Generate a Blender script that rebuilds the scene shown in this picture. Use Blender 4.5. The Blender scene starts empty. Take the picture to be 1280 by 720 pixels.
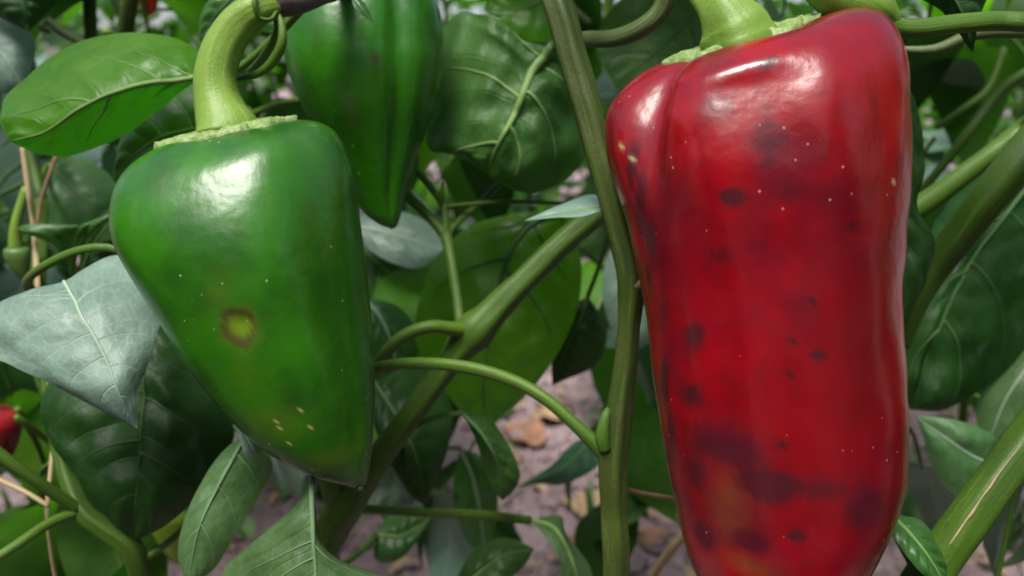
import bpy, bmesh, math, random
import numpy as np
from mathutils import Vector, Matrix, noise as mnoise

random.seed(7)
np.random.seed(7)
scene = bpy.context.scene
COL = scene.collection
R = math.radians

# ------------------------------------------------------------------ camera
PITCH = R(15.0)
CAM_H = 0.50
FPX = 1005.0                      # focal length in photo pixels (1280 wide)
cam_d = bpy.data.cameras.new('camera')
cam = bpy.data.objects.new('camera', cam_d)
COL.objects.link(cam)
cam.location = (0, 0, CAM_H)
cam.rotation_euler = (math.pi / 2 - PITCH, 0, 0)
cam_d.sensor_width = 36.0
cam_d.lens = 36.0 * FPX / 1280.0
cam_d.clip_start = 0.01
cam_d.clip_end = 1000.0
cam_d.dof.use_dof = True
cam_d.dof.focus_distance = 0.225
cam_d.dof.aperture_fstop = 11.0
scene.camera = cam

# ------------------------------------------------------------------ sky + sun (bright overcast)
SUN_EL, SUN_AZ = R(64), R(205)     # azimuth clockwise from +Y: behind the camera, a little left
world = bpy.data.worlds.new('World')
scene.world = world
world.use_nodes = True
wn = world.node_tree
bg = wn.nodes['Background']
sky = wn.nodes.new('ShaderNodeTexSky')
sky.sky_type = 'NISHITA'
sky.sun_disc = False
sky.sun_elevation = SUN_EL
sky.sun_rotation = SUN_AZ
sky.air_density = 1.0
sky.dust_density = 3.0
sky.ozone_density = 1.0
cloud = wn.nodes.new('ShaderNodeHueSaturation')      # thin overcast: greyer than a clear sky
cloud.inputs['Saturation'].default_value = 0.68
wn.links.new(sky.outputs[0], cloud.inputs['Color'])
wn.links.new(cloud.outputs[0], bg.inputs[0])
bg.inputs[1].default_value = 0.05
sun_d = bpy.data.lights.new('sun', 'SUN')
sun_d.energy = 1.5
sun_d.angle = R(26)
sun_d.color = (1.0, 0.97, 0.90)
sun = bpy.data.objects.new('sun', sun_d)
COL.objects.link(sun)
sdir = Vector((math.sin(SUN_AZ) * math.cos(SUN_EL), math.cos(SUN_AZ) * math.cos(SUN_EL), math.sin(SUN_EL)))
sun.rotation_euler = sdir.to_track_quat('Z', 'Y').to_euler()
sun.location = sdir * 20

scene.view_settings.view_transform = 'Standard'
scene.view_settings.look = 'None'
scene.view_settings.exposure = 2.0
scene.view_settings.gamma = 1.0
scene.render.engine = 'CYCLES'
scene.cycles.max_bounces = 4
scene.cycles.transmission_bounces = 4

# ------------------------------------------------------------------ helpers
RIGHT = Vector((1, 0, 0))
FWD = Vector((0, math.cos(PITCH), -math.sin(PITCH)))
UP = Vector((0, math.sin(PITCH), math.cos(PITCH)))
CAM = Vector((0, 0, CAM_H))


def P(px, py, d):
    """a point at depth d (metres) seen at photo pixel px, py"""
    return CAM + FWD * d + RIGHT * ((px - 640) / FPX * d) + UP * ((360 - py) / FPX * d)


def tag(o, label=None, cat=None, group=None, kind=None):
    if label: o['label'] = label
    if cat: o['category'] = cat
    if group: o['group'] = group
    if kind: o['kind'] = kind
    return o


def empty(name, loc):
    o = bpy.data.objects.new(name, None)
    COL.objects.link(o)
    o.location = loc
    o.empty_display_size = 0.02
    return o


def link(name, me, mat, parent=None, smooth=True):
    """mesh data is in world space; it is shifted to the parent's frame"""
    o = bpy.data.objects.new(name, me)
    COL.objects.link(o)
    if mat is not None and not me.materials:
        me.materials.append(mat)
    if smooth:
        me.polygons.foreach_set('use_smooth', [True] * len(me.polygons))
    if parent is not None:
        o.parent = parent
        off = Vector((0, 0, 0))
        p = parent
        while p is not None:
            off += p.location
            p = p.parent
        me.transform(Matrix.Translation(-off))
    return o


def mesh(name, verts, faces):
    me = bpy.data.meshes.new(name)
    me.from_pydata([tuple(v) for v in verts], [], faces)
    me.update()
    return me


def add_uv(me, name, per_vert):
    uv = me.uv_layers.new(name=name)
    n = len(me.loops)
    vi = np.empty(n, dtype=np.int32)
    me.loops.foreach_get('vertex_index', vi)
    arr = np.asarray(per_vert, dtype=np.float32)[vi]
    uv.data.foreach_set('uv', arr.ravel())


def add_attr(me, name, vals):
    a = me.attributes.new(name, 'FLOAT', 'POINT')
    a.data.foreach_set('value', np.asarray(vals, dtype=np.float32))


def catmull(pts, n):
    """resample a polyline of n-d points by arc length with a Catmull-Rom spline"""
    p = np.array([list(q) for q in pts], dtype=float)
    if len(p) == 2:
        t = np.linspace(0, 1, n)[:, None]
        return p[0] * (1 - t) + p[1] * t
    ext = np.vstack([2 * p[0] - p[1], p, 2 * p[-1] - p[-2]])
    out = []
    for i in range(1, len(ext) - 2):
        p0, p1, p2, p3 = ext[i - 1], ext[i], ext[i + 1], ext[i + 2]
        for t in np.linspace(0, 1, 24, endpoint=False):
            out.append(0.5 * ((2 * p1) + (-p0 + p2) * t + (2 * p0 - 5 * p1 + 4 * p2 - p3) * t * t + (-p0 + 3 * p1 - 3 * p2 + p3) * t ** 3))
    out.append(ext[-2])
    out = np.array(out)
    seg = np.linalg.norm(np.diff(out[:, :3], axis=0), axis=1)
    s = np.concatenate([[0], np.cumsum(seg)])
    tt = np.linspace(0, s[-1], n)
    return np.stack([np.interp(tt, s, out[:, k]) for k in range(out.shape[1])], axis=1)


def interp_rows(rows, n):
    """smooth resample of table rows by row index"""
    p = np.array(rows, dtype=float)
    ext = np.vstack([2 * p[0] - p[1], p, 2 * p[-1] - p[-2]])
    m = len(p) - 1
    out = []
    for q in np.linspace(0, m, n):
        i = min(int(q), m - 1)
        t = q - i
        p0, p1, p2, p3 = ext[i], ext[i + 1], ext[i + 2], ext[i + 3]
        out.append(0.5 * ((2 * p1) + (-p0 + p2) * t + (2 * p0 - 5 * p1 + 4 * p2 - p3) * t * t + (-p0 + 3 * p1 - 3 * p2 + p3) * t ** 3))
    return np.array(out)


def tube_mesh(name, pts, radii, seg=14, ridges=0, ridge_amp=0.0, n=None, lump=0.0, seed=0, flat=1.0):
    """world-space tube; pts list of Vectors, radii in metres; UV (around, metres along)"""
    data = [list(p) + [r] for p, r in zip(pts, radii)]
    if n is None:
        n = max(8, 6 * (len(pts) - 1) + 1)
    c = catmull(data, n)
    pos, rad = c[:, :3], c[:, 3]
    verts, faces, uv = [], [], []
    tan = np.gradient(pos, axis=0)
    T0 = Vector(tan[0]).normalized()
    ref = Vector((0, 1, 0)) if abs(T0.y) < 0.9 else Vector((0, 0, 1))
    N = T0.cross(ref).normalized()
    L = 0.0
    for i in range(n):
        T = Vector(tan[i]).normalized()
        N = (N - T * N.dot(T)).normalized()
        B = T.cross(N)
        if i: L += float(np.linalg.norm(pos[i] - pos[i - 1]))
        for k in range(seg + 1):
            a = 2 * math.pi * k / seg
            r = rad[i] * (1 + (ridge_amp * math.cos(ridges * a) if ridges else 0))
            if lump:
                r *= 1 + lump * mnoise.noise(Vector((math.cos(a) * 1.3 + seed, math.sin(a) * 1.3, L * 90)))
            v = Vector(pos[i]) + N * (math.cos(a) * r) + B * (math.sin(a) * r * flat)
            verts.append(v)
            uv.append((k / seg, L))
    w = seg + 1
    for i in range(n - 1):
        for k in range(seg):
            faces.append((i * w + k, i * w + k + 1, (i + 1) * w + k + 1, (i + 1) * w + k))
    # rounded caps
    for end, i in ((-1, 0), (1, n - 1)):
        c0 = len(verts)
        T = Vector(tan[i]).normalized()
        verts.append(Vector(pos[i]) + T * (end * rad[i] * 0.45))
        uv.append((0.5, 0 if end < 0 else L))
        for k in range(seg):
            a, b = i * w + k, i * w + k + 1
            faces.append((b, a, c0) if end < 0 else (a, b, c0))
    me = mesh(name, verts, faces)
    add_uv(me, 'UVMap', uv)
    return me


def tube(name, spec, mat, parent, **kw):
    """spec rows: (px, py, depth, width in pixels)"""
    pts = [P(a, b, d) for a, b, d, w in spec]
    rad = [w * 0.5 * d / FPX for a, b, d, w in spec]
    return link(name, tube_mesh(name, pts, rad, **kw), mat, parent)


# ------------------------------------------------------------------ materials
def new_mat(name):
    m = bpy.data.materials.new(name)
    m.use_nodes = True
    nt = m.node_tree
    for n in list(nt.nodes):
        nt.nodes.remove(n)
    return m, nt


class NT:
    """tiny node-graph writer"""
    def __init__(self, nt): self.nt = nt

    def node(self, t, **kw):
        n = self.nt.nodes.new(t)
        for k, v in kw.items():
            setattr(n, k, v)
        return n

    def put(self, sock, v):
        if isinstance(v, bpy.types.NodeSocket):
            self.nt.links.new(v, sock)
        else:
            sock.default_value = v

    def math(self, op, a, b=0.0, c=0.0, clamp=False):
        n = self.node('ShaderNodeMath', operation=op, use_clamp=clamp)
        self.put(n.inputs[0], a); self.put(n.inputs[1], b); self.put(n.inputs[2], c)
        return n.outputs[0]

    def smooth(self, v, lo, hi, a=0.0, b=1.0):
        n = self.node('ShaderNodeMapRange', interpolation_type='SMOOTHSTEP')
        self.put(n.inputs[0], v)
        n.inputs[1].default_value = lo; n.inputs[2].default_value = hi
        n.inputs[3].default_value = a; n.inputs[4].default_value = b
        return n.outputs[0]

    def mix(self, f, a, b, blend='MIX'):
        n = self.node('ShaderNodeMix', data_type='RGBA', blend_type=blend)
        self.put(n.inputs[0], f)
        self.put(n.inputs[6], a if not isinstance(a, tuple) else (*a, 1))
        self.put(n.inputs[7], b if not isinstance(b, tuple) else (*b, 1))
        return n.outputs[2]

    def noise(self, vec, scale, detail=3, rough=0.55, dist=0.0):
        n = self.node('ShaderNodeTexNoise')
        if vec is not None: self.put(n.inputs['Vector'], vec)
        n.inputs['Scale'].default_value = scale
        n.inputs['Detail'].default_value = detail
        n.inputs['Roughness'].default_value = rough
        n.inputs['Distortion'].default_value = dist
        return n.outputs[0]

    def voro(self, vec, scale, feature='F1', rand=1.0):
        n = self.node('ShaderNodeTexVoronoi', feature=feature)
        if vec is not None: self.put(n.inputs['Vector'], vec)
        n.inputs['Scale'].default_value = scale
        n.inputs['Randomness'].default_value = rand
        return n

    def mapping(self, vec, scale=(1, 1, 1), loc=(0, 0, 0), rot=(0, 0, 0)):
        n = self.node('ShaderNodeMapping')
        self.put(n.inputs[0], vec)
        n.inputs[1].default_value = loc
        n.inputs[2].default_value = rot
        n.inputs[3].default_value = scale
        return n.outputs[0]

    def attr(self, name):
        return self.node('ShaderNodeAttribute', attribute_name=name).outputs['Fac']

    def uv(self, name):
        return self.node('ShaderNodeUVMap', uv_map=name).outputs[0]

    def obj(self):
        return self.node('ShaderNodeTexCoord').outputs['Object']

    def rnd(self):
        return self.node('ShaderNodeObjectInfo').outputs['Random']

    def bump(self, h, strength, dist, normal=None):
        n = self.node('ShaderNodeBump')
        n.inputs['Strength'].default_value = strength
        n.inputs['Distance'].default_value = dist
        self.put(n.inputs['Height'], h)
        if normal is not None: self.put(n.inputs['Normal'], normal)
        return n.outputs[0]

    def principled(self, color, rough, normal=None, spec=0.5, **kw):
        n = self.node('ShaderNodeBsdfPrincipled')
        self.put(n.inputs['Base Color'], color if not isinstance(color, tuple) else (*color, 1))
        self.put(n.inputs['Roughness'], rough)
        n.inputs['Specular IOR Level'].default_value = spec
        if normal is not None: self.put(n.inputs['Normal'], normal)
        for k, v in kw.items():
            self.put(n.inputs[k.replace('_', ' ')], v)
        return n.outputs[0]

    def out(self, sh):
        o = self.node('ShaderNodeOutputMaterial')
        self.nt.links.new(sh, o.inputs[0])


def leaf_material(name, base, dark, vein, trans, tfac, rough, spec=0.5, nveins=7.0, vein_amt=0.6, bump=0.5, pale_patch=0.0, seedoff=0.0, cheap=False):
    m, nt = new_mat(name)
    g = NT(nt)
    uv = g.uv('UVMap')
    ph = g.uv('phys')
    sep = g.node('ShaderNodeSeparateXYZ'); g.put(sep.inputs[0], uv)
    u, v = sep.outputs[0], sep.outputs[1]
    sp = g.node('ShaderNodeSeparateXYZ'); g.put(sp.inputs[0], ph)
    lat, lon = sp.outputs[0], sp.outputs[1]
    sv = g.math('MULTIPLY_ADD', v, 2.0, -1.0)
    av = g.math('ABSOLUTE', sv)
    sg = g.math('SIGN', sv)
    wob = g.noise(ph, 45, 2)
    rnd = g.rnd()
    s = g.math('SUBTRACT', u, g.math('MULTIPLY', g.math('POWER', av, 1.35), 0.20))
    s = g.math('ADD', s, g.math('MULTIPLY', sg, 0.028))
    s = g.math('ADD', s, g.math('MULTIPLY_ADD', wob, 0.05, -0.025))
    x = g.math('FRACT', g.math('MULTIPLY', s, nveins))
    d = g.math('ABSOLUTE', g.math('SUBTRACT', x, 0.5))
    thin = g.math('MULTIPLY_ADD', av, -0.035, 0.055)
    side = g.math('SUBTRACT', 1.0, g.math('DIVIDE', d, thin), clamp=True)
    side = g.math('MULTIPLY', side, g.smooth(av, 0.95, 0.5))
    side = g.math('MULTIPLY', side, g.smooth(wob, 0.30, 0.62, 0.25, 1.0))
    mid_w = g.math('MULTIPLY_ADD', u, -0.0008, 0.0011)
    midm = g.math('SUBTRACT', 1.0, g.math('DIVIDE', g.math('ABSOLUTE', lat), mid_w), clamp=True)
    veins = g.math('MAXIMUM', g.math('MULTIPLY', side, 0.75), midm)
    n1 = g.noise(ph, 28, 2 if cheap else 4)
    if not cheap:
        vv = g.voro(ph, 210, 'DISTANCE_TO_EDGE')
        ret = g.smooth(vv.outputs['Distance'], 0.0, 0.12, 1.0, 0.0)
        n2 = g.noise(ph, 160, 3)
    col = g.mix(g.smooth(n1, 0.32, 0.68), dark, base)
    hue = g.node('ShaderNodeHueSaturation')
    g.put(hue.inputs['Hue'], g.math('MULTIPLY_ADD', rnd, 0.03, 0.485))
    g.put(hue.inputs['Value'], g.math('MULTIPLY_ADD', rnd, 0.5, 0.75))
    g.put(hue.inputs['Color'], col)
    col = hue.outputs[0]
    if not cheap:
        col = g.mix(g.math('MULTIPLY', ret, 0.16), col, vein)
        col = g.mix(g.math('MULTIPLY', g.smooth(n2, 0.55, 0.8), 0.25), col, dark)
    if pale_patch:
        n3 = g.noise(g.mapping(ph, (1, 0.6, 1), (seedoff, 0.3, 0)), 55, 4, 0.6)
        col = g.mix(g.math('MULTIPLY', g.smooth(n3, 0.58, 0.74), pale_patch), col, (0.55, 0.6, 0.55))
    col = g.mix(g.math('MULTIPLY', veins, vein_amt), col, vein)
    nor = None
    if not cheap:
        # small brown and pale flecks
        fl = g.voro(ph, 95)
        fs = g.node('ShaderNodeSeparateColor'); g.put(fs.inputs[0], fl.outputs['Color'])
        fleck = g.math('MULTIPLY', g.smooth(fl.outputs['Distance'], 0.10, 0.05), g.math('GREATER_THAN', fs.outputs[0], 0.93))
        col = g.mix(g.math('MULTIPLY', fleck, 0.6), col, (0.3, 0.26, 0.14))
        h = g.math('ADD', g.math('MULTIPLY', veins, -0.7), g.math('MULTIPLY', g.noise(ph, 75, 4, 0.6), 2.0))
        nor = g.bump(h, bump, 0.0009)
    rr = g.math('MULTIPLY_ADD', n1, 0.22, rough - 0.08)
    pr = g.principled(col, rr, nor, spec)
    tr = g.node('ShaderNodeBsdfTranslucent')
    tcol = g.mix(g.math('MULTIPLY', veins, 0.5), trans, tuple(c * 0.5 for c in trans))
    tcol = g.mix(g.math('MULTIPLY', g.smooth(n1, 0.35, 0.75), 0.35), tcol, tuple(c * 0.45 for c in trans))
    if not cheap:
        tcol = g.mix(g.math('MULTIPLY', ret, 0.25), tcol, tuple(c * 0.5 for c in trans))
    g.put(tr.inputs[0], tcol)
    if nor is not None: g.put(tr.inputs[1], nor)
    mx = g.node('ShaderNodeMixShader')
    mx.inputs[0].default_value = tfac
    nt.links.new(pr, mx.inputs[1]); nt.links.new(tr.outputs[0], mx.inputs[2])
    g.out(mx.outputs[0])
    return m


M = {}
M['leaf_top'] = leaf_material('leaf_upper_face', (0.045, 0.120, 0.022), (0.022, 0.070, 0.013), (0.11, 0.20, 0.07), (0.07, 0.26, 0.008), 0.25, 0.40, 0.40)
M['leaf_pale'] = leaf_material('leaf_upper_face_painted_sheen', (0.165, 0.255, 0.205), (0.11, 0.19, 0.145), (0.36, 0.43, 0.36), (0.08, 0.22, 0.04), 0.18, 0.50, 0.6, vein_amt=0.55, pale_patch=0.55)  # pale bluish skylight sheen put into the base colour
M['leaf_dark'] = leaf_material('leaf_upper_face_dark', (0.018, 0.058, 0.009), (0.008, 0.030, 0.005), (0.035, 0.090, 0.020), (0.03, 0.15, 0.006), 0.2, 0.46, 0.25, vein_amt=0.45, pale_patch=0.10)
M['leaf_under'] = leaf_material('leaf_lower_face', (0.045, 0.105, 0.020), (0.026, 0.070, 0.013), (0.12, 0.20, 0.06), (0.06, 0.24, 0.006), 0.35, 0.48, 0.3, vein_amt=0.3, bump=0.9)
M['leaf_bright'] = leaf_material('leaf_lower_face_thin', (0.072, 0.185, 0.008), (0.042, 0.125, 0.006), (0.18, 0.31, 0.06), (0.17, 0.62, 0.006), 0.5, 0.36, 0.45, vein_amt=0.25)
M['leaf_mid'] = leaf_material('leaf_upper_face_greyish', (0.085, 0.175, 0.060), (0.050, 0.120, 0.038), (0.16, 0.25, 0.11), (0.07, 0.24, 0.015), 0.22, 0.42, 0.40, vein_amt=0.35, pale_patch=0.2)
M['leaf_spotted'] = leaf_material('leaf_spotted_with_pale_mould', (0.05, 0.16, 0.09), (0.03, 0.11, 0.06), (0.12, 0.22, 0.14), (0.05, 0.2, 0.02), 0.2, 0.45, 0.4, pale_patch=0.9, seedoff=1.0)
M['leaf_back'] = leaf_material('leaf_of_back_row', (0.038, 0.105, 0.014), (0.016, 0.052, 0.008), (0.09, 0.17, 0.05), (0.10, 0.36, 0.008), 0.33, 0.42, 0.28, vein_amt=0.5, cheap=True)
for _k, _a in (('pale', ((0.13, 0.21, 0.16), (0.09, 0.16, 0.12), (0.3, 0.38, 0.3), (0.08, 0.22, 0.04), 0.2, 0.38, 0.65)), ('dark', ((0.016, 0.052, 0.008), (0.007, 0.026, 0.004), (0.03, 0.08, 0.02), (0.04, 0.18, 0.006), 0.25, 0.45, 0.22)), ('bright', ((0.07, 0.18, 0.010), (0.04, 0.125, 0.008), (0.16, 0.28, 0.05), (0.17, 0.58, 0.006), 0.5, 0.44, 0.3))):
    M['back_' + _k] = leaf_material('back_leaf_' + _k, *_a, cheap=True)


def stem_material(name, col_a, col_b, ridge, flecks=0.5, rough=0.5, fleck_col=(0.05, 0.035, 0.02)):
    m, nt = new_mat(name)
    g = NT(nt)
    uv = g.uv('UVMap')
    ob = g.obj()
    st = g.noise(g.mapping(uv, (14, 25, 1)), 1.0, 4, 0.6)
    n1 = g.noise(g.mapping(uv, (5, 60, 1)), 1.0, 3)
    big = g.noise(ob, 22, 2)
    col = g.mix(g.smooth(big, 0.3, 0.7), col_a, col_b)
    col = g.mix(g.math('MULTIPLY', g.smooth(st, 0.5, 0.72), 0.6), col, ridge)
    fn = g.noise(g.mapping(uv, (22, 500, 1)), 1.0, 4, 0.65)
    col = g.mix(g.math('MULTIPLY', g.math('MULTIPLY', g.smooth(fn, 0.50, 0.60), g.smooth(n1, 0.38, 0.55)), flecks), col, fleck_col)
    h = g.math('ADD', st, g.math('MULTIPLY', g.noise(ob, 900, 3), 0.35))
    nor = g.bump(h, 0.6, 0.0006)
    sh = g.principled(col, g.math('MULTIPLY_ADD', n1, 0.2, rough - 0.1), nor, 0.25)
    g.out(sh)
    return m


M['stem'] = stem_material('stem_olive', (0.042, 0.068, 0.008), (0.026, 0.048, 0.007), (0.085, 0.115, 0.024), 0.85)
M['stem_green'] = stem_material('stem_green', (0.042, 0.092, 0.007), (0.026, 0.064, 0.006), (0.080, 0.138, 0.020), 0.45)
M['petiole'] = stem_material('petiole_green', (0.062, 0.125, 0.012), (0.044, 0.098, 0.011), (0.115, 0.185, 0.038), 0.18, 0.45)
M['petiole_dull'] = stem_material('petiole_dull', (0.085, 0.12, 0.035), (0.055, 0.085, 0.028), (0.19, 0.21, 0.10), 0.3, 0.45)
M['stalk'] = stem_material('fruit_stalk', (0.17, 0.265, 0.040), (0.115, 0.21, 0.028), (0.27, 0.36, 0.10), 0.14, 0.42)
M['purple'] = stem_material('stem_purple', (0.065, 0.045, 0.05), (0.11, 0.085, 0.07), (0.17, 0.15, 0.12), 0.5, 0.5)
M['vein'] = stem_material('vein', (0.14, 0.23, 0.065), (0.10, 0.18, 0.05), (0.18, 0.27, 0.09), 0.0, 0.5)
M['vein_dark'] = stem_material('vein_dark_green', (0.045, 0.105, 0.028), (0.034, 0.085, 0.022), (0.06, 0.125, 0.04), 0.0, 0.5)  # darker green, mostly for the dark leaves
M['vein_mid'] = stem_material('vein_greyish', (0.13, 0.22, 0.11), (0.10, 0.18, 0.085), (0.16, 0.25, 0.13), 0.0, 0.5)
M['vein_pale'] = stem_material('vein_pale', (0.33, 0.42, 0.31), (0.22, 0.32, 0.22), (0.42, 0.48, 0.38), 0.0, 0.5)
M['straw'] = stem_material('dry_straw', (0.42, 0.33, 0.18), (0.30, 0.22, 0.12), (0.5, 0.42, 0.26), 0.4, 0.7)
M['straw_brown'] = stem_material('dry_brown', (0.22, 0.13, 0.07), (0.13, 0.08, 0.05), (0.3, 0.2, 0.12), 0.5, 0.7)


def pepper_material(name, kind):
    m, nt = new_mat(name)
    g = NT(nt)
    ob = g.obj()
    uv = g.uv('UVMap')
    streak = g.noise(g.mapping(uv, (7, 2.2, 1)), 1.0, 4, 0.55, 0.8)
    n1 = g.noise(ob, 38, 4)
    n2 = g.noise(g.mapping(ob, (1, 1, 0.6)), 75, 7, 0.72, 0.8)
    dark = g.math('ADD', g.attr('dark'), g.math('MULTIPLY_ADD', n2, 2.0, -1.0))
    dark = g.smooth(dark, 0.0, 0.85)
    if kind == 'red':
        col = g.mix(g.smooth(n1, 0.35, 0.7), (0.235, 0.0008, 0.005), (0.16, 0.0008, 0.0045))
        col = g.mix(g.math('MULTIPLY', g.smooth(streak, 0.45, 0.75), 0.6), col, (0.095, 0.002, 0.007))
        col = g.mix(g.attr('shade'), col, (0.095, 0.003, 0.005))  # shaded right and lower side painted into the skin colour
        col = g.mix(g.math('MULTIPLY', g.attr('alt'), 0.75), col, (0.13, 0.075, 0.010))
        col = g.mix(g.math('MULTIPLY', dark, 0.88), col, (0.030, 0.006, 0.010))
        mot = g.math('MULTIPLY', g.smooth(g.noise(ob, 24, 5, 0.6), 0.42, 0.70), 0.85)
        col = g.mix(mot, col, (0.075, 0.004, 0.012))
        speck = (0.55, 0.30, 0.24)
    else:
        a, b, c = ((0.020, 0.118, 0.002), (0.008, 0.056, 0.003), (0.042, 0.160, 0.0025)) if kind == 'green' else ((0.020, 0.120, 0.002), (0.010, 0.066, 0.002), (0.032, 0.14, 0.003))
        col = g.mix(g.smooth(n1, 0.35, 0.7), a, b)
        col = g.mix(g.attr('shade'), col, b)  # shading of the turned-away side, mixed in as darker green
        col = g.mix(g.math('MULTIPLY', g.smooth(streak, 0.48, 0.75), 0.40 if kind == 'green' else 0.08), col, c)
        col = g.mix(g.attr('alt'), col, (0.12, 0.135, 0.006))
        col = g.mix(g.math('MULTIPLY', dark, 0.85), col, (0.050, 0.042, 0.010))
        col = g.mix(g.attr('core'), col, (0.10, 0.20, 0.006))
        speck = (0.42, 0.50, 0.30)
    # pale lenticels and dust specks
    v1 = g.voro(ob, 330)
    s1 = g.node('ShaderNodeSeparateColor'); g.put(s1.inputs[0], v1.outputs['Color'])
    sp = g.math('MULTIPLY', g.smooth(v1.outputs['Distance'], 0.17, 0.09), g.math('GREATER_THAN', s1.outputs[0], 0.86))
    sp = g.math('MULTIPLY', sp, g.smooth(g.noise(ob, 30, 2), 0.42, 0.62))
    v2 = g.voro(ob, 120)
    s2 = g.node('ShaderNodeSeparateColor'); g.put(s2.inputs[0], v2.outputs['Color'])
    sp2 = g.math('MULTIPLY', g.smooth(v2.outputs['Distance'], 0.06, 0.03), g.math('MULTIPLY', g.math('GREATER_THAN', s2.outputs[1], 0.93), g.smooth(g.noise(ob, 24, 2), 0.45, 0.6)))
    spk = g.math('MAXIMUM', sp, sp2)
    col = g.mix(g.math('MULTIPLY', spk, 0.5), col, speck)
    if kind == 'red':
        ds = g.math('MULTIPLY', g.smooth(v2.outputs['Distance'], 0.42, 0.05), g.math('GREATER_THAN', s2.outputs[2], 0.93))
        col = g.mix(g.math('MULTIPLY', ds, 0.25), col, (0.05, 0.006, 0.010))
    # tan scabs
    col = g.mix(g.attr('scab'), col, (0.42, 0.34, 0.15))
    h = g.math('ADD', g.math('ADD', g.math('MULTIPLY', g.noise(ob, 48, 3), 1.5), g.math('MULTIPLY', g.noise(ob, 240, 4, 0.6), 0.10 if kind == 'red' else 0.18)), g.math('MULTIPLY', g.noise(g.mapping(uv, (24, 7, 1)), 1.0, 3), 0.18))
    h = g.math('ADD', h, g.math('MULTIPLY', g.noise(ob, 420, 3), 0.10))
    h = g.math('ADD', h, g.math('MULTIPLY', spk, 0.12))
    nor = g.bump(h, 0.45, 0.0010)
    rough = g.math('ADD', 0.19 if kind == 'red' else 0.24, g.math('MULTIPLY', n2, 0.10))
    rough = g.math('ADD', rough, g.math('MULTIPLY', g.attr('alt'), 0.15))
    sh = g.principled(col, rough, nor, 0.48)
    g.out(sh)
    return m


M['pepper_red'] = pepper_material('red_pepper_skin', 'red')
M['pepper_green'] = pepper_material('green_pepper_skin', 'green')
M['pepper_deep'] = pepper_material('deep_green_pepper_skin', 'deep')

m, nt = new_mat('corky_calyx')
g = NT(nt)
ob = g.obj()
c1 = g.noise(ob, 220, 5, 0.65)
col = g.mix(g.smooth(c1, 0.35, 0.65), (0.10, 0.19, 0.035), (0.24, 0.30, 0.12))
nor = g.bump(g.noise(ob, 420, 4), 0.9, 0.0012)
g.out(g.principled(col, 0.6, nor, 0.35))
M['calyx'] = m

m, nt = new_mat('dark_tip')
g = NT(nt)
g.out(g.principled(g.mix(g.noise(g.obj(), 800, 2), (0.02, 0.012, 0.005), (0.06, 0.035, 0.015)), 0.6))
M['tip'] = m


def plain(name, a, b, scale, rough, bump=0.3):
    m, nt = new_mat(name)
    g = NT(nt)
    ob = g.obj()
    n = g.noise(ob, scale, 5, 0.6)
    g.out(g.principled(g.mix(g.smooth(n, 0.3, 0.7), a, b), rough, g.bump(g.noise(ob, scale * 4, 3), bump, 0.001), 0.4))
    return m


M['small_red'] = plain('small_red_skin', (0.22, 0.005, 0.006), (0.14, 0.005, 0.008), 40, 0.28)
M['small_orange'] = plain('small_orange_skin', (0.75, 0.06, 0.012), (0.55, 0.03, 0.01), 40, 0.3)
M['small_yellow'] = plain('small_yellow_green_skin', (0.22, 0.30, 0.015), (0.12, 0.22, 0.012), 40, 0.3)
M['small_green'] = plain('small_green_skin', (0.10, 0.17, 0.04), (0.06, 0.13, 0.03), 60, 0.35)
M['dry_leaf'] = plain('dry_leaf', (0.30, 0.15, 0.09), (0.17, 0.09, 0.06), 60, 0.8, 0.6)
M['dry_leaf_tan'] = plain('dry_leaf_tan', (0.40, 0.28, 0.17), (0.26, 0.17, 0.10), 60, 0.8, 0.6)
M['weed'] = plain('weed_blade', (0.06, 0.16, 0.04), (0.09, 0.22, 0.05), 30, 0.5)

# ------------------------------------------------------------------ ground
m, nt = new_mat('dry_soil')
g = NT(nt)
ob = g.obj()
big = g.noise(ob, 6, 5, 0.6)
fine = g.noise(ob, 60, 6, 0.65)
cr = g.voro(g.node('ShaderNodeVectorMath', operation='ADD').outputs[0], 1.0)
nt.nodes.remove(cr.node if hasattr(cr, 'node') else cr)
warp = g.node('ShaderNodeVectorMath', operation='ADD')
g.put(warp.inputs[0], ob)
nz = g.node('ShaderNodeTexNoise'); nz.inputs['Scale'].default_value = 14; g.put(nz.inputs['Vector'], ob)
scl = g.node('ShaderNodeVectorMath', operation='SCALE'); g.put(scl.inputs[0], nz.outputs[1]); scl.inputs[3].default_value = 0.06
g.put(warp.inputs[1], scl.outputs[0])
v = g.voro(warp.outputs[0], 15, 'DISTANCE_TO_EDGE')
crack = g.smooth(v.outputs['Distance'], 0.0, 0.045, 1.0, 0.0)
crack = g.math('MULTIPLY', crack, g.smooth(big, 0.42, 0.6))
col = g.mix(g.smooth(big, 0.3, 0.7), (0.20, 0.142, 0.152), (0.40, 0.300, 0.318))
col = g.mix(g.math('MULTIPLY', g.smooth(fine, 0.4, 0.7), 0.5), col, (0.14, 0.098, 0.10))
col = g.mix(g.math('MULTIPLY', crack, 0.6), col, (0.12, 0.08, 0.08))
h = g.math('ADD', g.math('MULTIPLY', crack, -1.0), g.math('MULTIPLY', fine, 1.2))
h = g.math('ADD', h, g.math('MULTIPLY', g.noise(ob, 300, 4), 0.4))
g.out(g.principled(col, 0.95, g.bump(h, 0.9, 0.006), 0.2))
M['soil'] = m


def axis(dense0, dense1, step, far):
    a = list(np.arange(dense0, dense1, step))
    s, x = step, dense1
    while x < far:
        a.append(x); s *= 1.22; x += s
    a.append(far)
    s, x, b = step, dense0 - step, []
    while x > -far:
        b.append(x); s *= 1.22; x -= s
    b.append(-far)
    return np.array(sorted(b) + a)


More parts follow.
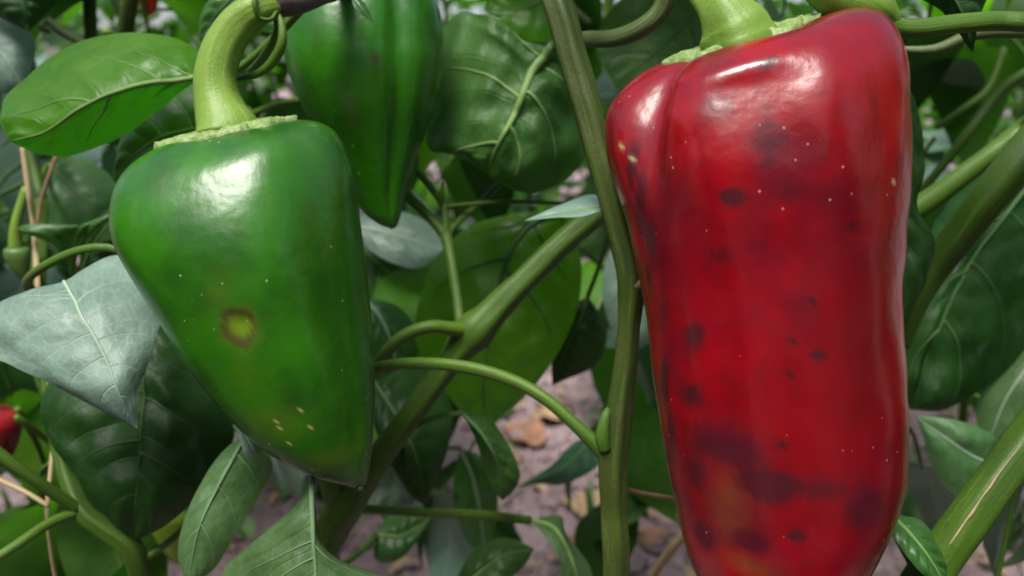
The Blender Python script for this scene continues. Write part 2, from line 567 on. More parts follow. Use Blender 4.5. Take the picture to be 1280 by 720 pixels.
def ground_h(x, y):
    p = Vector((x, y, 0))
    near = 1.0 / (1.0 + max(0.0, math.hypot(x, y) - 4) * 0.3)
    h = 0.020 * mnoise.noise(p * 3.1) + 0.012 * mnoise.noise(p * 9.0 + Vector((3, 1, 0))) + 0.020 * abs(mnoise.noise(p * 10.0)) + 0.014 * abs(mnoise.noise(p * 22.0)) + 0.005 * mnoise.noise(p * 55)
    return h * near - 0.004


gx, gy = axis(-1.3, 1.3, 0.014, 400), axis(0.45, 2.6, 0.014, 400)
verts = [(x, y, ground_h(x, y)) for y in gy for x in gx]
nx = len(gx)
faces = [(j * nx + i, j * nx + i + 1, (j + 1) * nx + i + 1, (j + 1) * nx + i) for j in range(len(gy) - 1) for i in range(nx - 1)]
ground = link('ground', mesh('ground', verts, faces), M['soil'])
tag(ground, kind='structure')


# ------------------------------------------------------------------ peppers
def pepper_body(name, rows, d, mat, parent, ratio=0.95, grooves=(), lumps=(), spots=(), rings=170, seg=150, seed=0, lobes=(4, 0.0, 0.0), slope=0.0):
    """rows: (cy, left px, right px, tilt); horizontal rings hanging in world space.
    grooves: (theta deg, depth, width deg, t0, t1, drift); lumps: (theta deg, t, amp, w_theta deg, w_t)
    spots: (attr, px, py, radius_px, strength)"""
    tab = interp_rows(rows, rings)
    th = np.linspace(-math.pi, math.pi, seg + 1)[:-1]
    T = np.linspace(0, 1, rings)
    V = np.zeros((rings, seg, 3))
    for i in range(rings):
        cy, l, r, tilt = tab[i]
        c = P((l + r) / 2, cy, d)
        half = max((r - l) / 2, 0.02) * d / FPX
        gfac = np.ones(seg)
        t = T[i]
        for (td, dep, wd, t0, t1, drift) in grooves:
            env = np.clip((t - t0) / 0.06, 0, 1) * np.clip((t1 - t) / 0.25, 0, 1)
            env = env * env * (3 - 2 * env)
            dd = np.angle(np.exp(1j * (th - R(td + drift * t)))) / R(wd)
            gfac -= dep * env * np.exp(-dd * dd)
        for (td, tc, amp, wd, wt) in lumps:
            dd = np.angle(np.exp(1j * (th - R(td)))) / R(wd)
            gfac += amp * np.exp(-dd * dd - ((t - tc) / wt) ** 2)
        lo, la, lp = lobes
        gfac += la * np.cos(lo * (th - R(lp))) * min(1, t * 6) * (1 - t)
        x = half * np.sin(th) * gfac
        ss = min(1.0, max(0.0, (t - 0.12) / 0.42)); ss = ss * ss * (3 - 2 * ss)
        rt = ratio * (1 - slope * (1 - ss) * (np.cos(th) > 0) * np.cos(th) ** 2)
        y = -half * rt * np.cos(th) * gfac
        V[i, :, 0] = c.x + x
        V[i, :, 1] = c.y + y
        V[i, :, 2] = c.z + tilt * x + lobes[1] * 1.3 * half * np.cos(lo * (th - R(lp))) * math.exp(-(t / 0.14) ** 2) * min(1, t * 25)
    # slow uneven swelling so no two sides match
    flat = V.reshape(-1, 3)
    cen = flat.mean(axis=0)
    for k in range(len(flat)):
        p = Vector(flat[k])
        nrm = Vector((p.x - cen[0], p.y - cen[1], 0))
        q = mnoise.noise(p * 34 + Vector((seed, 0, 0))) * 0.0011 + mnoise.noise(p * 85 + Vector((0, seed, 0))) * 0.00035
        ln = nrm.length
        if ln > 1e-5:
            flat[k] += np.array(nrm / ln * q) * min(1.0, ln / 0.012)
    faces = []
    for i in range(rings - 1):
        for k in range(seg):
            k2 = (k + 1) % seg
            faces.append((i * seg + k, (i + 1) * seg + k, (i + 1) * seg + k2, i * seg + k2))
    me = mesh(name, flat, faces)
    # pigment marks and painted shade, fixed to points of the skin
    rel = flat - np.array(CAM)
    dz = rel @ np.array(FWD)
    px = 640 + FPX * rel[:, 0] / dz
    py = 360 - FPX * (rel @ np.array(UP)) / dz
    front = np.tile(np.cos(th) > -0.2, rings)
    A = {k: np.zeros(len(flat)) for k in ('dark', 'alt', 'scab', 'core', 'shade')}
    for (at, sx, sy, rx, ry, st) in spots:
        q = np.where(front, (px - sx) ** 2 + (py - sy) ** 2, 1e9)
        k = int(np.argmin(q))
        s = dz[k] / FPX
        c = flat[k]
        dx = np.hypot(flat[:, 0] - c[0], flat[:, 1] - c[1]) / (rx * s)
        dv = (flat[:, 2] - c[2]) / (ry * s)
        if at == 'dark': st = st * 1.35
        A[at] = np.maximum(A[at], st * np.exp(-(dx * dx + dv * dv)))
    if parent.get('ring_spot'):
        sx, sy, rr = parent['ring_spot']
        q = np.where(front, (px - sx) ** 2 + (py - sy) ** 2, 1e9)
        k = int(np.argmin(q)); s = dz[k] / FPX; c = flat[k]
        wob = np.array([mnoise.noise(Vector(p) * 210) for p in flat]) * 0.30
        rad = np.linalg.norm((flat - c) * np.array([1, 1, 0.85]), axis=1) / (rr * s) + wob
        A['alt'] = np.maximum(A['alt'], 0.7 * np.exp(-(rad / 0.95) ** 4))
        A['dark'] = np.maximum(A['dark'], 0.85 * np.exp(-((rad - 0.80) / 0.20) ** 2))
        A['core'] = np.exp(-(rad / 0.5) ** 4) * 0.8
        nv = np.array([0, -1, 0])
        co = flat.copy()
        co -= (np.exp(-(rad / 0.75) ** 2) * 0.0016)[:, None] * nv
        me.vertices.foreach_set('co', co.ravel())
        me.update()
        del parent['ring_spot']
    for k, a in A.items():
        add_attr(me, k, np.clip(a, 0, 1))
    uvs = np.stack([np.tile(th / (2 * math.pi) + 0.5, rings), np.repeat(T, seg)], axis=1)
    uvs[:, 0] = np.abs(uvs[:, 0] * 2 - 1)
    add_uv(me, 'UVMap', uvs)
    return link(name, me, mat, parent)


def calyx(parent, cx, cy, d, half_px, tilt, drop, seed, ratio=0.9):
    """a crusty disc with a ragged, lobed rim, lying on the fruit's shoulder"""
    c = P(cx, cy, d)
    half = half_px * d / FPX
    seg, rings = 120, 9
    verts, faces = [], []
    for side in (0, 1):
        for i in range(rings):
            f = i / (rings - 1)
            for k in range(seg):
                a = 2 * math.pi * k / seg
                rim = 1 + 0.05 * math.cos(6 * a + seed) + 0.05 * max(0, math.cos(6 * a + seed)) ** 6 + 0.09 * mnoise.noise(Vector((math.cos(a) * 4 + seed, math.sin(a) * 4, 0))) + 0.035 * mnoise.noise(Vector((math.cos(a) * 13 + seed, math.sin(a) * 13, 0)))
                rr = half * (0.1 + 0.9 * f) * (1 + (rim - 1) * f)
                x, y = rr * math.sin(a), -rr * math.cos(a) * ratio
                z = -drop * f * f + tilt * x
                z += (0.0026 - 0.0012 * f if side == 0 else -0.0030)
                z += 0.0026 * f * f * (mnoise.noise(Vector((x, y, seed)) * 380) + 0.6 * mnoise.noise(Vector((x, y, seed)) * 900))
                verts.append(c + Vector((x, y, z)))
    n = rings * seg
    for i in range(rings - 1):
        for k in range(seg):
            k2 = (k + 1) % seg
            faces.append((i * seg + k, i * seg + k2, (i + 1) * seg + k2, (i + 1) * seg + k))
            faces.append((n + i * seg + k, n + (i + 1) * seg + k, n + (i + 1) * seg + k2, n + i * seg + k2))
    for k in range(seg):
        k2 = (k + 1) % seg
        o = (rings - 1) * seg
        faces.append((o + k, o + k2, n + o + k2, n + o + k))
    return link('calyx', mesh('calyx', verts, faces), M['calyx'], parent)


# --- large green pepper with a yellow blemish
gp = empty('green_pepper', P(300, 170, 0.262))
tag(gp, 'large glossy green pepper with a ringed yellow blemish, front left', 'pepper', 'green peppers on the plant')
gp['ring_spot'] = (298, 412, 23)
D1 = 0.262
rows = [(172, 282, 286, 0.20), (170, 250, 318, 0.20), (166, 225, 342, 0.20), (166, 205, 368, 0.19), (172, 186, 396, 0.18), (184, 168, 416, 0.16), (205, 154, 430, 0.13),
        (240, 147, 441, 0.09), (280, 150, 449, 0.05), (320, 165, 455, 0.02), (360, 187, 460, 0), (400, 212, 464, 0), (440, 238, 466, 0),
        (480, 265, 467, -0.02), (515, 292, 467, -0.04), (545, 322, 467, -0.06), (566, 352, 465, -0.07), (582, 382, 463, -0.07), (593, 407, 461, -0.05), (601, 426, 459, -0.03), (606, 438, 455, 0), (608, 446, 449, 0)]
pepper_body('body', rows, D1, M['pepper_green'], gp, 0.92,
            grooves=[(50, 0.085, 19, 0.02, 0.75, 12), (-80, 0.05, 22, 0.05, 0.7, 0), (150, 0.08, 20, 0.05, 0.8, 0)],
            lumps=[(20, 0.33, 0.03, 30, 0.10), (-35, 0.30, 0.03, 26, 0.10), (76, 0.28, 0.045, 18, 0.12), (2, 0.62, -0.02, 12, 0.09), (5, 0.85, 0.02, 30, 0.06)],
            spots=[('alt', 305, 465, 18, 34, 0.16), ('alt', 275, 365, 20, 28, 0.16), ('alt', 345, 525, 40, 22, 0.25), ('alt', 415, 575, 40, 16, 0.25),
                   ('scab', 375, 515, 1.86, 1.40, 0.7), ('scab', 388, 533, 1.16, 1.86, 0.7), ('scab', 346, 528, 1.40, 1.40, 0.7), ('scab', 349, 537, 1.16, 1.63, 0.7), ('scab', 360, 553, 1.40, 1.16, 0.7),
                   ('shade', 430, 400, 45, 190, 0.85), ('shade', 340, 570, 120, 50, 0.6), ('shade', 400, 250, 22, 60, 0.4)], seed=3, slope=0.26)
calyx(gp, 284, 164, D1, 78, 0.19, 0.0012, 1.0, 0.8)
tube('stalk', [(285, 170, D1, 86), (284, 163, D1, 82), (281, 154, D1, 74), (276, 140, D1, 64), (271, 118, D1, 55), (270, 90, D1, 50), (279, 58, D1, 48), (298, 30, D1, 46), (322, 12, D1, 40), (346, 6, D1 + 0.004, 32)],
     M['stalk'], gp, seg=20, ridges=5, ridge_amp=0.035, lump=0.05, n=60)
tube('tip', [(445, 606, D1 - 0.002, 5), (450, 611, D1 - 0.002, 9), (452, 615, D1 - 0.002, 5)], M['tip'], gp, seg=8)

# --- second green pepper, behind
gq = empty('green_pepper', P(450, 10, 0.32))
tag(gq, 'smaller deep green pepper hanging behind, top edge cropped by the frame', 'pepper', 'green peppers on the plant')
D2 = 0.325
rows = [(-12, 448, 452, 0.05), (-14, 415, 492, 0.05), (-14, 390, 525, 0.04), (-8, 370, 540, 0.03), (5, 357, 548, 0.0), (30, 353, 553, 0), (65, 355, 554, 0), (100, 365, 550, 0),
        (135, 381, 541, 0), (165, 398, 531, 0), (195, 414, 521, 0), (220, 427, 513, 0), (240, 438, 507, 0.03), (255, 448, 503, 0.02), (267, 457, 500, 0), (275, 467, 498, 0), (281, 476, 496, 0), (284, 484, 494, 0), (286, 488, 490, 0)]
pepper_body('body', rows, D2, M['pepper_deep'], gq, 0.92,
            grooves=[(36, 0.11, 10, 0.03, 0.95, -2), (-75, 0.03, 18, 0.05, 0.7, 0), (150, 0.08, 20, 0.05, 0.8, 0)],
            lumps=[(-22, 0.32, 0.025, 28, 0.1)],
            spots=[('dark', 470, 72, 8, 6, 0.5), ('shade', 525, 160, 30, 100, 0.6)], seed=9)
calyx(gq, 450, -14, D2, 50, 0.05, 0.001, 2.0)
tube('stalk', [(450, -10, D2, 60), (448, -20, D2, 46), (440, -45, D2, 34), (425, -65, D2 - 0.005, 28)], M['stalk'], gq, seg=16, ridges=5, ridge_amp=0.03)

# --- red pepper
rp = empty('red_pepper', P(930, 40, 0.25))
tag(rp, 'big red pepper with dark bruise-like blotches hanging on the right', 'pepper')
D3 = 0.25
rows = [(62, 923, 927, 0.30), (58, 880, 975, 0.30), (50, 848, 1020, 0.31), (47, 823, 1054, 0.31), (55, 803, 1080, 0.29), (74, 785, 1099, 0.25), (103, 770, 1113, 0.18),
        (140, 762, 1118, 0.11), (185, 764, 1123, 0.06), (230, 773, 1124, 0.03), (280, 787, 1121, 0), (335, 801, 1119, 0), (395, 812, 1121, 0), (455, 819, 1123, 0), (520, 827, 1122, 0),
        (580, 836, 1121, 0), (635, 846, 1108, 0), (685, 857, 1086, 0), (725, 872, 1058, 0), (757, 895, 1026, 0), (776, 928, 994, 0), (782, 958, 962, 0)]
pepper_body('body', rows, D3, M['pepper_red'], rp, 0.90,
            grooves=[(-61, 0.22, 10, 0.0, 0.5, 6), (-16, 0.05, 20, 0.22, 0.75, 6), (48, 0.03, 14, 0.1, 0.7, 5), (-45, 0.035, 9, 0.3, 0.95, 10), (160, 0.1, 20, 0.05, 0.8, 0)],
            lumps=[(-30, 0.225, 0.085, 30, 0.05), (14, 0.31, 0.065, 13, 0.13), (52, 0.25, 0.03, 14, 0.1), (70, 0.30, 0.02, 14, 0.12), (-20, 0.48, 0.02, 16, 0.08), (-84, 0.22, 0.06, 13, 0.10)],
            spots=[('dark', 915, 243, 16, 9, 1.0), ('dark', 955, 175, 26, 26, 0.6), ('dark', 960, 195, 14, 30, 0.5), ('dark', 868, 418, 14, 14, 0.95), ('dark', 1022, 440, 10, 8, 1.1),
                   ('dark', 990, 425, 6, 5, 0.8), ('dark', 1020, 375, 7, 6, 0.8), ('dark', 985, 470, 6, 6, 0.6), ('dark', 955, 80, 26, 10, 0.6), ('dark', 830, 470, 9, 30, 0.9), ('dark', 860, 495, 18, 18, 0.75),
                   ('dark', 800, 260, 12, 60, 0.65), ('dark', 815, 300, 9, 35, 0.9), ('dark', 905, 560, 60, 28, 0.62), ('dark', 970, 605, 55, 20, 0.85), ('dark', 1020, 610, 45, 20, 0.5), ('dark', 880, 668, 20, 18, 0.9), ('dark', 940, 672, 22, 14, 0.8),
                   ('dark', 998, 672, 12, 8, 1.0), ('dark', 980, 558, 8, 6, 0.8), ('dark', 840, 620, 16, 60, 0.6), ('dark', 1080, 640, 36, 30, 0.55), ('dark', 900, 320, 30, 14, 0.4), ('dark', 790, 205, 8, 30, 0.8), ('dark', 826, 400, 10, 40, 0.55), ('dark', 838, 545, 14, 40, 0.6), ('dark', 812, 345, 8, 30, 0.6), ('dark', 870, 590, 24, 30, 0.45), ('dark', 850, 700, 24, 20, 0.6), ('dark', 900, 130, 40, 20, 0.25), ('dark', 985, 240, 24, 20, 0.5), ('dark', 1065, 285, 12, 10, 0.6),
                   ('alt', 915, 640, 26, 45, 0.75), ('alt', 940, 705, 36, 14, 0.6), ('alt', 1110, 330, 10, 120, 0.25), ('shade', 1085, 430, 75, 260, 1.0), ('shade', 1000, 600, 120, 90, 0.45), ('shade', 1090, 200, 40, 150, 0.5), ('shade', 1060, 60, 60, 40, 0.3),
                   ('scab', 779, 183, 3, 4, 0.8), ('scab', 789, 201, 3, 3.5, 0.8), ('scab', 1118, 227, 2.5, 3, 0.7)], seed=5, lobes=(5, 0.035, -25))
calyx(rp, 925, 50, D3, 88, 0.30, 0.001, 4.0)
tube('stalk', [(930, 84, D3 - 0.008, 100), (926, 64, D3 - 0.008, 96), (922, 46, D3 - 0.009, 96), (917, 30, D3 - 0.01, 86), (906, 12, D3 - 0.01, 62), (890, -8, D3 - 0.006, 52), (872, -40, D3, 46), (885, -80, D3, 44)],
     M['stalk'], rp, seg=28, ridges=5, ridge_amp=0.06, lump=0.18, n=60)


# ------------------------------------------------------------------ leaves traced one by one
def surf_leaf(parent, mid, left, right, mat, nu=64, nv=20, bulge=0.003, quilt=0.0010, seed=0, veins=(), vein_mat='vein', vein_w=9, mid_w=10, petiole=None, pet_mat='petiole', side=1.0, name='leaf', edge=0.0015):
    """mid/left/right: polylines (px, py, depth) from base to tip.  veins: (u0, side, reach, sweep)"""
    def res(l):
        return catmull([list(P(*q)) for q in l], nu)
    Mi, Le, Ri = res(mid), res(left), res(right)
    Le[0] = Ri[0] = Mi[0]; Le[-1] = Ri[-1] = Mi[-1]
    vs = np.linspace(-1, 1, 2 * nv + 1)
    grid = np.zeros((nu, len(vs), 3)); lat = np.zeros((nu, len(vs)))
    base_n = np.array(-FWD) * side
    side_pucker = 0.35 if mat in ('leaf_pale', 'leaf_mid') else 1.0 if mat in ('leaf_top', 'leaf_pale', 'leaf_dark', 'leaf_mid') else -1.0
    for i in range(nu):
        for j, v in enumerate(vs):
            E = Le[i] if v < 0 else Ri[i]
            a = abs(v)
            wv = E - Mi[i]
            L = np.linalg.norm(wv)
            grid[i, j] = Mi[i] + wv * a + base_n * (bulge * math.sin(math.pi * a) * min(1, L / 0.02))
            lat[i, j] = v * L
    lon = np.concatenate([[0], np.cumsum(np.linalg.norm(np.diff(Mi, axis=0), axis=1))])
    for i in range(nu):
        for j, v in enumerate(vs):
            p = Vector((lat[i, j] * 70 + seed * 7.3, lon[i] * 70, seed))
            k = mnoise.noise(p * 0.55) * 1.4 + mnoise.noise(p * 1.4)
            e = edge * mnoise.noise(Vector((lon[i] * 55, seed + (5 if v < 0 else 0), 0))) * abs(v) ** 3
            fade = min(1, i / 5, (nu - 1 - i) / 5)
            sv = i / (nu - 1) - 0.2 * abs(v) ** 1.35 + 0.028 * (1 if v > 0 else -1)
            k += side_pucker * 0.0011 / max(quilt, 1e-5) * abs(math.cos(math.pi * 7 * sv)) * min(1, 3 * abs(v)) * (1 - abs(v) ** 3) * min(1, abs(lat[i, j]) / 0.006 + 0.2)
            grid[i, j] += base_n * (1.3 * quilt * k + e) * fade
    nvv = len(vs)
    verts = grid.reshape(-1, 3)
    faces = []
    for i in range(nu - 1):
        for j in range(nvv - 1):
            a = i * nvv + j
            faces.append((a, a + 1, a + nvv + 1, a + nvv))
    me = mesh(name, verts, faces)
    us = np.repeat(np.linspace(0, 1, nu), nvv)
    add_uv(me, 'UVMap', np.stack([us, np.tile(vs * 0.5 + 0.5, nu)], axis=1))
    add_uv(me, 'phys', np.stack([lat.ravel() + seed, np.repeat(lon, nvv)], axis=1) * np.array([1, 1]) - np.array([seed, 0]))
    o = link(name, me, M[mat], parent)

    def S(u, v):
        fi = min(max(u, 0), 1) * (nu - 1); fj = (min(max(v, -1), 1) * 0.5 + 0.5) * (nvv - 1)
        i, j = min(int(fi), nu - 2), min(int(fj), nvv - 2)
        a, b = fi - i, fj - j
        q = (grid[i, j] * (1 - a) + grid[i + 1, j] * a) * (1 - b) + (grid[i, j + 1] * (1 - a) + grid[i + 1, j + 1] * a) * b
        return Vector(q)
    dm = sum(q[2] for q in mid) / len(mid)
    px2m = dm / FPX
    if mid_w:
        pts = [S(u, 0) for u in np.linspace(0, 0.97, 14)]
        rad = [px2m * 0.5 * mid_w * (1 - 0.8 * u) for u in np.linspace(0, 1, 14)]
        link('midrib', tube_mesh('midrib', pts, rad, seg=8), M[vein_mat], o)
    for (u0, sd, reach, sweep) in veins:
        pts = [S(u0 + sweep * (a ** 1.35), sd * a * reach) for a in np.linspace(0, 1, 10)]
        rad = [px2m * 0.5 * vein_w * (0.62 - 0.5 * a) for a in np.linspace(0, 1, 10)]
        link('vein', tube_mesh('vein', pts, rad, seg=6), M[vein_mat], o)
    if petiole:
        pts = [P(a, b, d) for a, b, d, w in petiole]
        rad = [w * 0.5 * d / FPX for a, b, d, w in petiole]
        link('petiole', tube_mesh('petiole', pts, rad, seg=12, ridges=3, ridge_amp=0.05), M[pet_mat], o)
    return o


def auto_veins(n, lo=0.06, hi=0.72, reach=0.88, sweep=0.2):
    out = []
    for k in range(n):
        u = lo + (hi - lo) * k / max(1, n - 1)
        out += [(u, -1, reach, sweep), (u + 0.035, 1, reach, sweep)]
    return out


def to_ground(px, py, d, w, w_end, dx=0.0, dy=0.0):
    """stem continuation from a pixel point straight down into the soil (world-space)"""
    p = P(px, py, d)
    r = w * 0.5 * d / FPX
    return p, Vector((p.x + dx * 0.5, p.y + dy * 0.5, p.z * 0.5)), Vector((p.x + dx, p.y + dy, -0.03)), r, w_end


# ================= plant with the tall ridged stem between the peppers
base = P(768, 720, 0.285)
plantA = empty('pepper_plant', (base.x, base.y, 0))
tag(plantA, 'pepper plant whose tall ridged olive stem rises just left of the red pepper', 'plant', 'pepper plants')
spec = [(672, -60, 0.285, 36), (694, 0, 0.28, 36), (722, 95, 0.278, 36), (748, 190, 0.276, 34), (772, 280, 0.275, 32), (784, 325, 0.275, 34), (788, 358, 0.275, 34), (786, 400, 0.276, 28), (779, 470, 0.278, 29), (769, 540, 0.28, 36), (765, 575, 0.281, 36), (766, 640, 0.284, 32), (769, 720, 0.287, 33)]
pts = [P(a, b, d) for a, b, d, w in spec]; rad = [w * .5 * d / FPX for a, b, d, w in spec]
low = pts[-1]
pts += [Vector((low.x + 0.002, low.y + 0.008, low.z - 0.10)), Vector((low.x, low.y + 0.01, -0.03))]
rad += [0.005, 0.0065]
link('main_stem', tube_mesh('main_stem', pts, rad, seg=26, ridges=5, ridge_amp=0.10, lump=0.10, n=150, seed=2), M['stem'], plantA)
tube('side_shoot', [(786, 358, 0.274, 20), (797, 356, 0.272, 15), (806, 350, 0.272, 13)], M['straw_brown'], plantA, lump=0.2)
tube('side_shoot', [(756, 562, 0.277, 16), (753, 545, 0.276, 18), (757, 520, 0.276, 12), (763, 506, 0.278, 3)], M['petiole'], plantA)
tube('branch', [(765, 572, 0.281, 30), (744, 554, 0.279, 20), (715, 527, 0.280, 16), (680, 497, 0.283, 16), (640, 475, 0.287, 16), (590, 460, 0.292, 16), (540, 454, 0.297, 15), (495, 455, 0.303, 14), (462, 464, 0.31, 14), (425, 490, 0.33, 13)], M['petiole'], plantA, seg=16, ridges=3, ridge_amp=0.06, n=60)
# curving grey-green leaf stalk behind the stem, and its big leaf (lower face)
surf_leaf(plantA,
          [(692, 58, 0.335), (668, 84, 0.335), (655, 115, 0.333), (640, 150, 0.333), (622, 185, 0.336), (608, 218, 0.345)],
          [(692, 58, 0.335), (712, 75, 0.345), (735, 110, 0.35), (742, 150, 0.352), (734, 192, 0.352), (708, 224, 0.350), (665, 241, 0.348), (628, 232, 0.347), (608, 218, 0.345)],
          [(692, 58, 0.335), (660, 52, 0.34), (636, 38, 0.345), (606, 22, 0.35), (572, 18, 0.358), (548, 48, 0.36), (540, 100, 0.36), (533, 160, 0.358), (538, 188, 0.355), (575, 197, 0.35), (608, 218, 0.345)],
          'leaf_under', nu=90, nv=34, bulge=0.005, quilt=0.0030, seed=1.0, vein_w=9, mid_w=15, edge=0.004,
          veins=[(0.04, 1, 0.8, 0.02), (0.10, 1, 0.85, 0.06), (0.42, 1, 0.85, 0.10), (0.75, 1, 0.7, 0.08), (0.14, -1, 0.8, 0.2), (0.36, -1, 0.75, 0.28), (0.62, -1, 0.6, 0.2)],
          petiole=[(690, 59, 0.335, 14), (698, 56, 0.334, 16), (730, 50, 0.318, 20), (770, 48, 0.30, 22), (805, 34, 0.29, 24), (830, 8, 0.285, 25), (838, -40, 0.28, 26), (800, -90, 0.283, 24), (672, -60, 0.285, 22)], pet_mat='petiole_dull')
# thin curled leaf seen edge on
surf_leaf(plantA,
          [(765, 258, 0.285), (730, 262, 0.285), (695, 268, 0.288), (655, 276, 0.295)],
          [(765, 258, 0.285), (730, 270, 0.275), (695, 272, 0.280), (655, 276, 0.295)],
          [(765, 258, 0.285), (740, 243, 0.31), (700, 256, 0.31), (655, 276, 0.295)],
          'leaf_pale', nu=40, nv=10, seed=2.0, mid_w=5, quilt=0.0004)

# ================= plant on the left that carries both green peppers
baseB = P(395, 720, 0.36)
plantB = empty('pepper_plant', (baseB.x, baseB.y, 0))
tag(plantB, 'pepper plant with slanting thick stem and knobbed fork, carrying both green peppers', 'plant', 'pepper plants')
spec = [(830, 190, 0.345, 30), (780, 235, 0.34, 31), (735, 275, 0.335, 30), (690, 315, 0.332, 30), (645, 360, 0.33, 32), (612, 394, 0.33, 39), (592, 414, 0.33, 52), (578, 430, 0.331, 42), (562, 452, 0.331, 32), (535, 488, 0.333, 30), (490, 550, 0.336, 31), (450, 602, 0.34, 40), (428, 634, 0.342, 48), (412, 668, 0.346, 40), (398, 720, 0.35, 36)]
pts = [P(a, b, d) for a, b, d, w in spec]; rad = [w * .5 * d / FPX for a, b, d, w in spec]
low = pts[-1]
pts += [Vector((low.x, low.y + 0.01, low.z - 0.08)), Vector((low.x + 0.01, low.y + 0.02, -0.03))]
rad += [0.0065, 0.0075]
link('main_stem', tube_mesh('main_stem', pts, rad, seg=26, ridges=5, ridge_amp=0.06, lump=0.08, n=140, seed=5), M['stem_green'], plantB)
tube('branch', [(425, 645, 0.342, 30), (395, 520, 0.325, 28), (392, 350, 0.345, 26), (432, 120, 0.372, 26), (455, -40, 0.37, 26), (440, -75, 0.345, 26)], M['stem_green'], plantB, ridges=5, ridge_amp=0.05, n=50)
tube('branch', [(340, 4, 0.264, 26), (352, 4, 0.266, 34), (378, 2, 0.27, 28), (400, -6, 0.275, 26), (425, -20, 0.29, 26), (435, -60, 0.33, 26), (440, -75, 0.345, 26)], M['purple'], plantB, seg=18, lump=0.1, ridges=5, ridge_amp=0.05, n=50)
tube('tendril', [(345, 14, 0.264, 6), (352, 30, 0.262, 9), (352, 55, 0.262, 12), (340, 78, 0.265, 12), (322, 92, 0.268, 10), (298, 98, 0.272, 7)], M['petiole'], plantB, n=40)
tube('tendril', [(342, 16, 0.268, 6), (346, 38, 0.272, 9), (330, 70, 0.275, 11), (312, 90, 0.276, 9)], M['petiole'], plantB, n=40)
tube('tendril', [(318, -10, 0.256, 5), (318, 6, 0.255, 6), (324, 22, 0.257, 6), (338, 24, 0.259, 5), (346, 14, 0.262, 5)], M['petiole'], plantB, n=40)
# small dry bract at the joint
surf_leaf(plantB, [(438, -8, 0.285), (450, 8, 0.283), (468, 30, 0.285)], [(438, -8, 0.285), (456, 4, 0.286), (468, 30, 0.285)], [(438, -8, 0.285), (445, 12, 0.282), (468, 30, 0.285)], 'leaf_top', nu=16, nv=5, seed=2.5, mid_w=0, quilt=0)
# forked twig above the knob
tube('twig', [(576, 408, 0.33, 14), (571, 370, 0.335, 13), (563, 320, 0.34, 13), (557, 292, 0.345, 16)], M['stem_green'], plantB)
tube('twig', [(557, 294, 0.345, 15), (540, 275, 0.347, 12), (520, 255, 0.35, 13), (490, 228, 0.355, 13), (470, 215, 0.36, 12)], M['stem_green'], plantB)
tube('twig', [(557, 294, 0.345, 14), (556, 265, 0.346, 9), (550, 250, 0.347, 9), (535, 230, 0.35, 9), (522, 215, 0.352, 8)], M['stem_green'], plantB)
tube('twig', [(557, 294, 0.345, 14), (572, 278, 0.35, 9), (595, 258, 0.36, 9), (622, 232, 0.37, 9)], M['stem_green'], plantB)
tube('twig', [(556, 258, 0.346, 6), (640, 252, 0.36, 5), (720, 255, 0.38, 5)], M['stem_green'], plantB)
tube('bud', [(551, 256, 0.345, 5), (552, 242, 0.344, 8), (554, 228, 0.344, 2)], M['stem_green'], plantB)
tube('bud', [(569, 282, 0.349, 5), (566, 272, 0.348, 7), (565, 262, 0.348, 2)], M['stem_green'], plantB)
# backlit leaf behind the knob
surf_leaf(plantB,
          [(700, 262, 0.40), (660, 285, 0.405), (632, 330, 0.40), (618, 390, 0.395), (605, 460, 0.395), (606, 536, 0.41)],
          [(700, 262, 0.40), (722, 305, 0.41), (727, 350, 0.415), (718, 398, 0.415), (692, 450, 0.412), (652, 500, 0.41), (606, 536, 0.41)],
          [(700, 262, 0.40), (640, 268, 0.41), (590, 282, 0.415), (548, 318, 0.415), (525, 372, 0.415), (520, 425, 0.415), (545, 470, 0.41), (575, 512, 0.41), (606, 536, 0.41)],
          'leaf_bright', nu=80, nv=28, bulge=0.004, quilt=0.0016, seed=3.0, vein_mat='vein_dark', vein_w=8, mid_w=8,
          veins=[(0.03, 1, 0.85, 0.12), (0.10, 1, 0.85, 0.2), (0.3, 1, 0.8, 0.2), (0.12, -1, 0.8, 0.2), (0.34, -1, 0.8, 0.2)],
          petiole=[(700, 262, 0.40, 8), (735, 258, 0.39, 9), (790, 235, 0.36, 11), (825, 195, 0.346, 12)])
# leaf stalk leaving the knob to the left
surf_leaf(plantB,
          [(462, 470, 0.325), (440, 500, 0.33), (425, 540, 0.345), (420, 590, 0.37)],
          [(462, 470, 0.325), (440, 480, 0.34), (405, 530, 0.35), (420, 590, 0.37)],
          [(462, 470, 0.325), (455, 510, 0.33), (448, 550, 0.35), (420, 590, 0.37)],
          'leaf_dark', nu=30, nv=10, seed=3.4, mid_w=6,
          petiole=[(586, 414, 0.328, 24), (565, 411, 0.322, 18), (540, 408, 0.318, 16), (512, 416, 0.318, 16), (488, 434, 0.32, 16), (462, 470, 0.325, 15)])
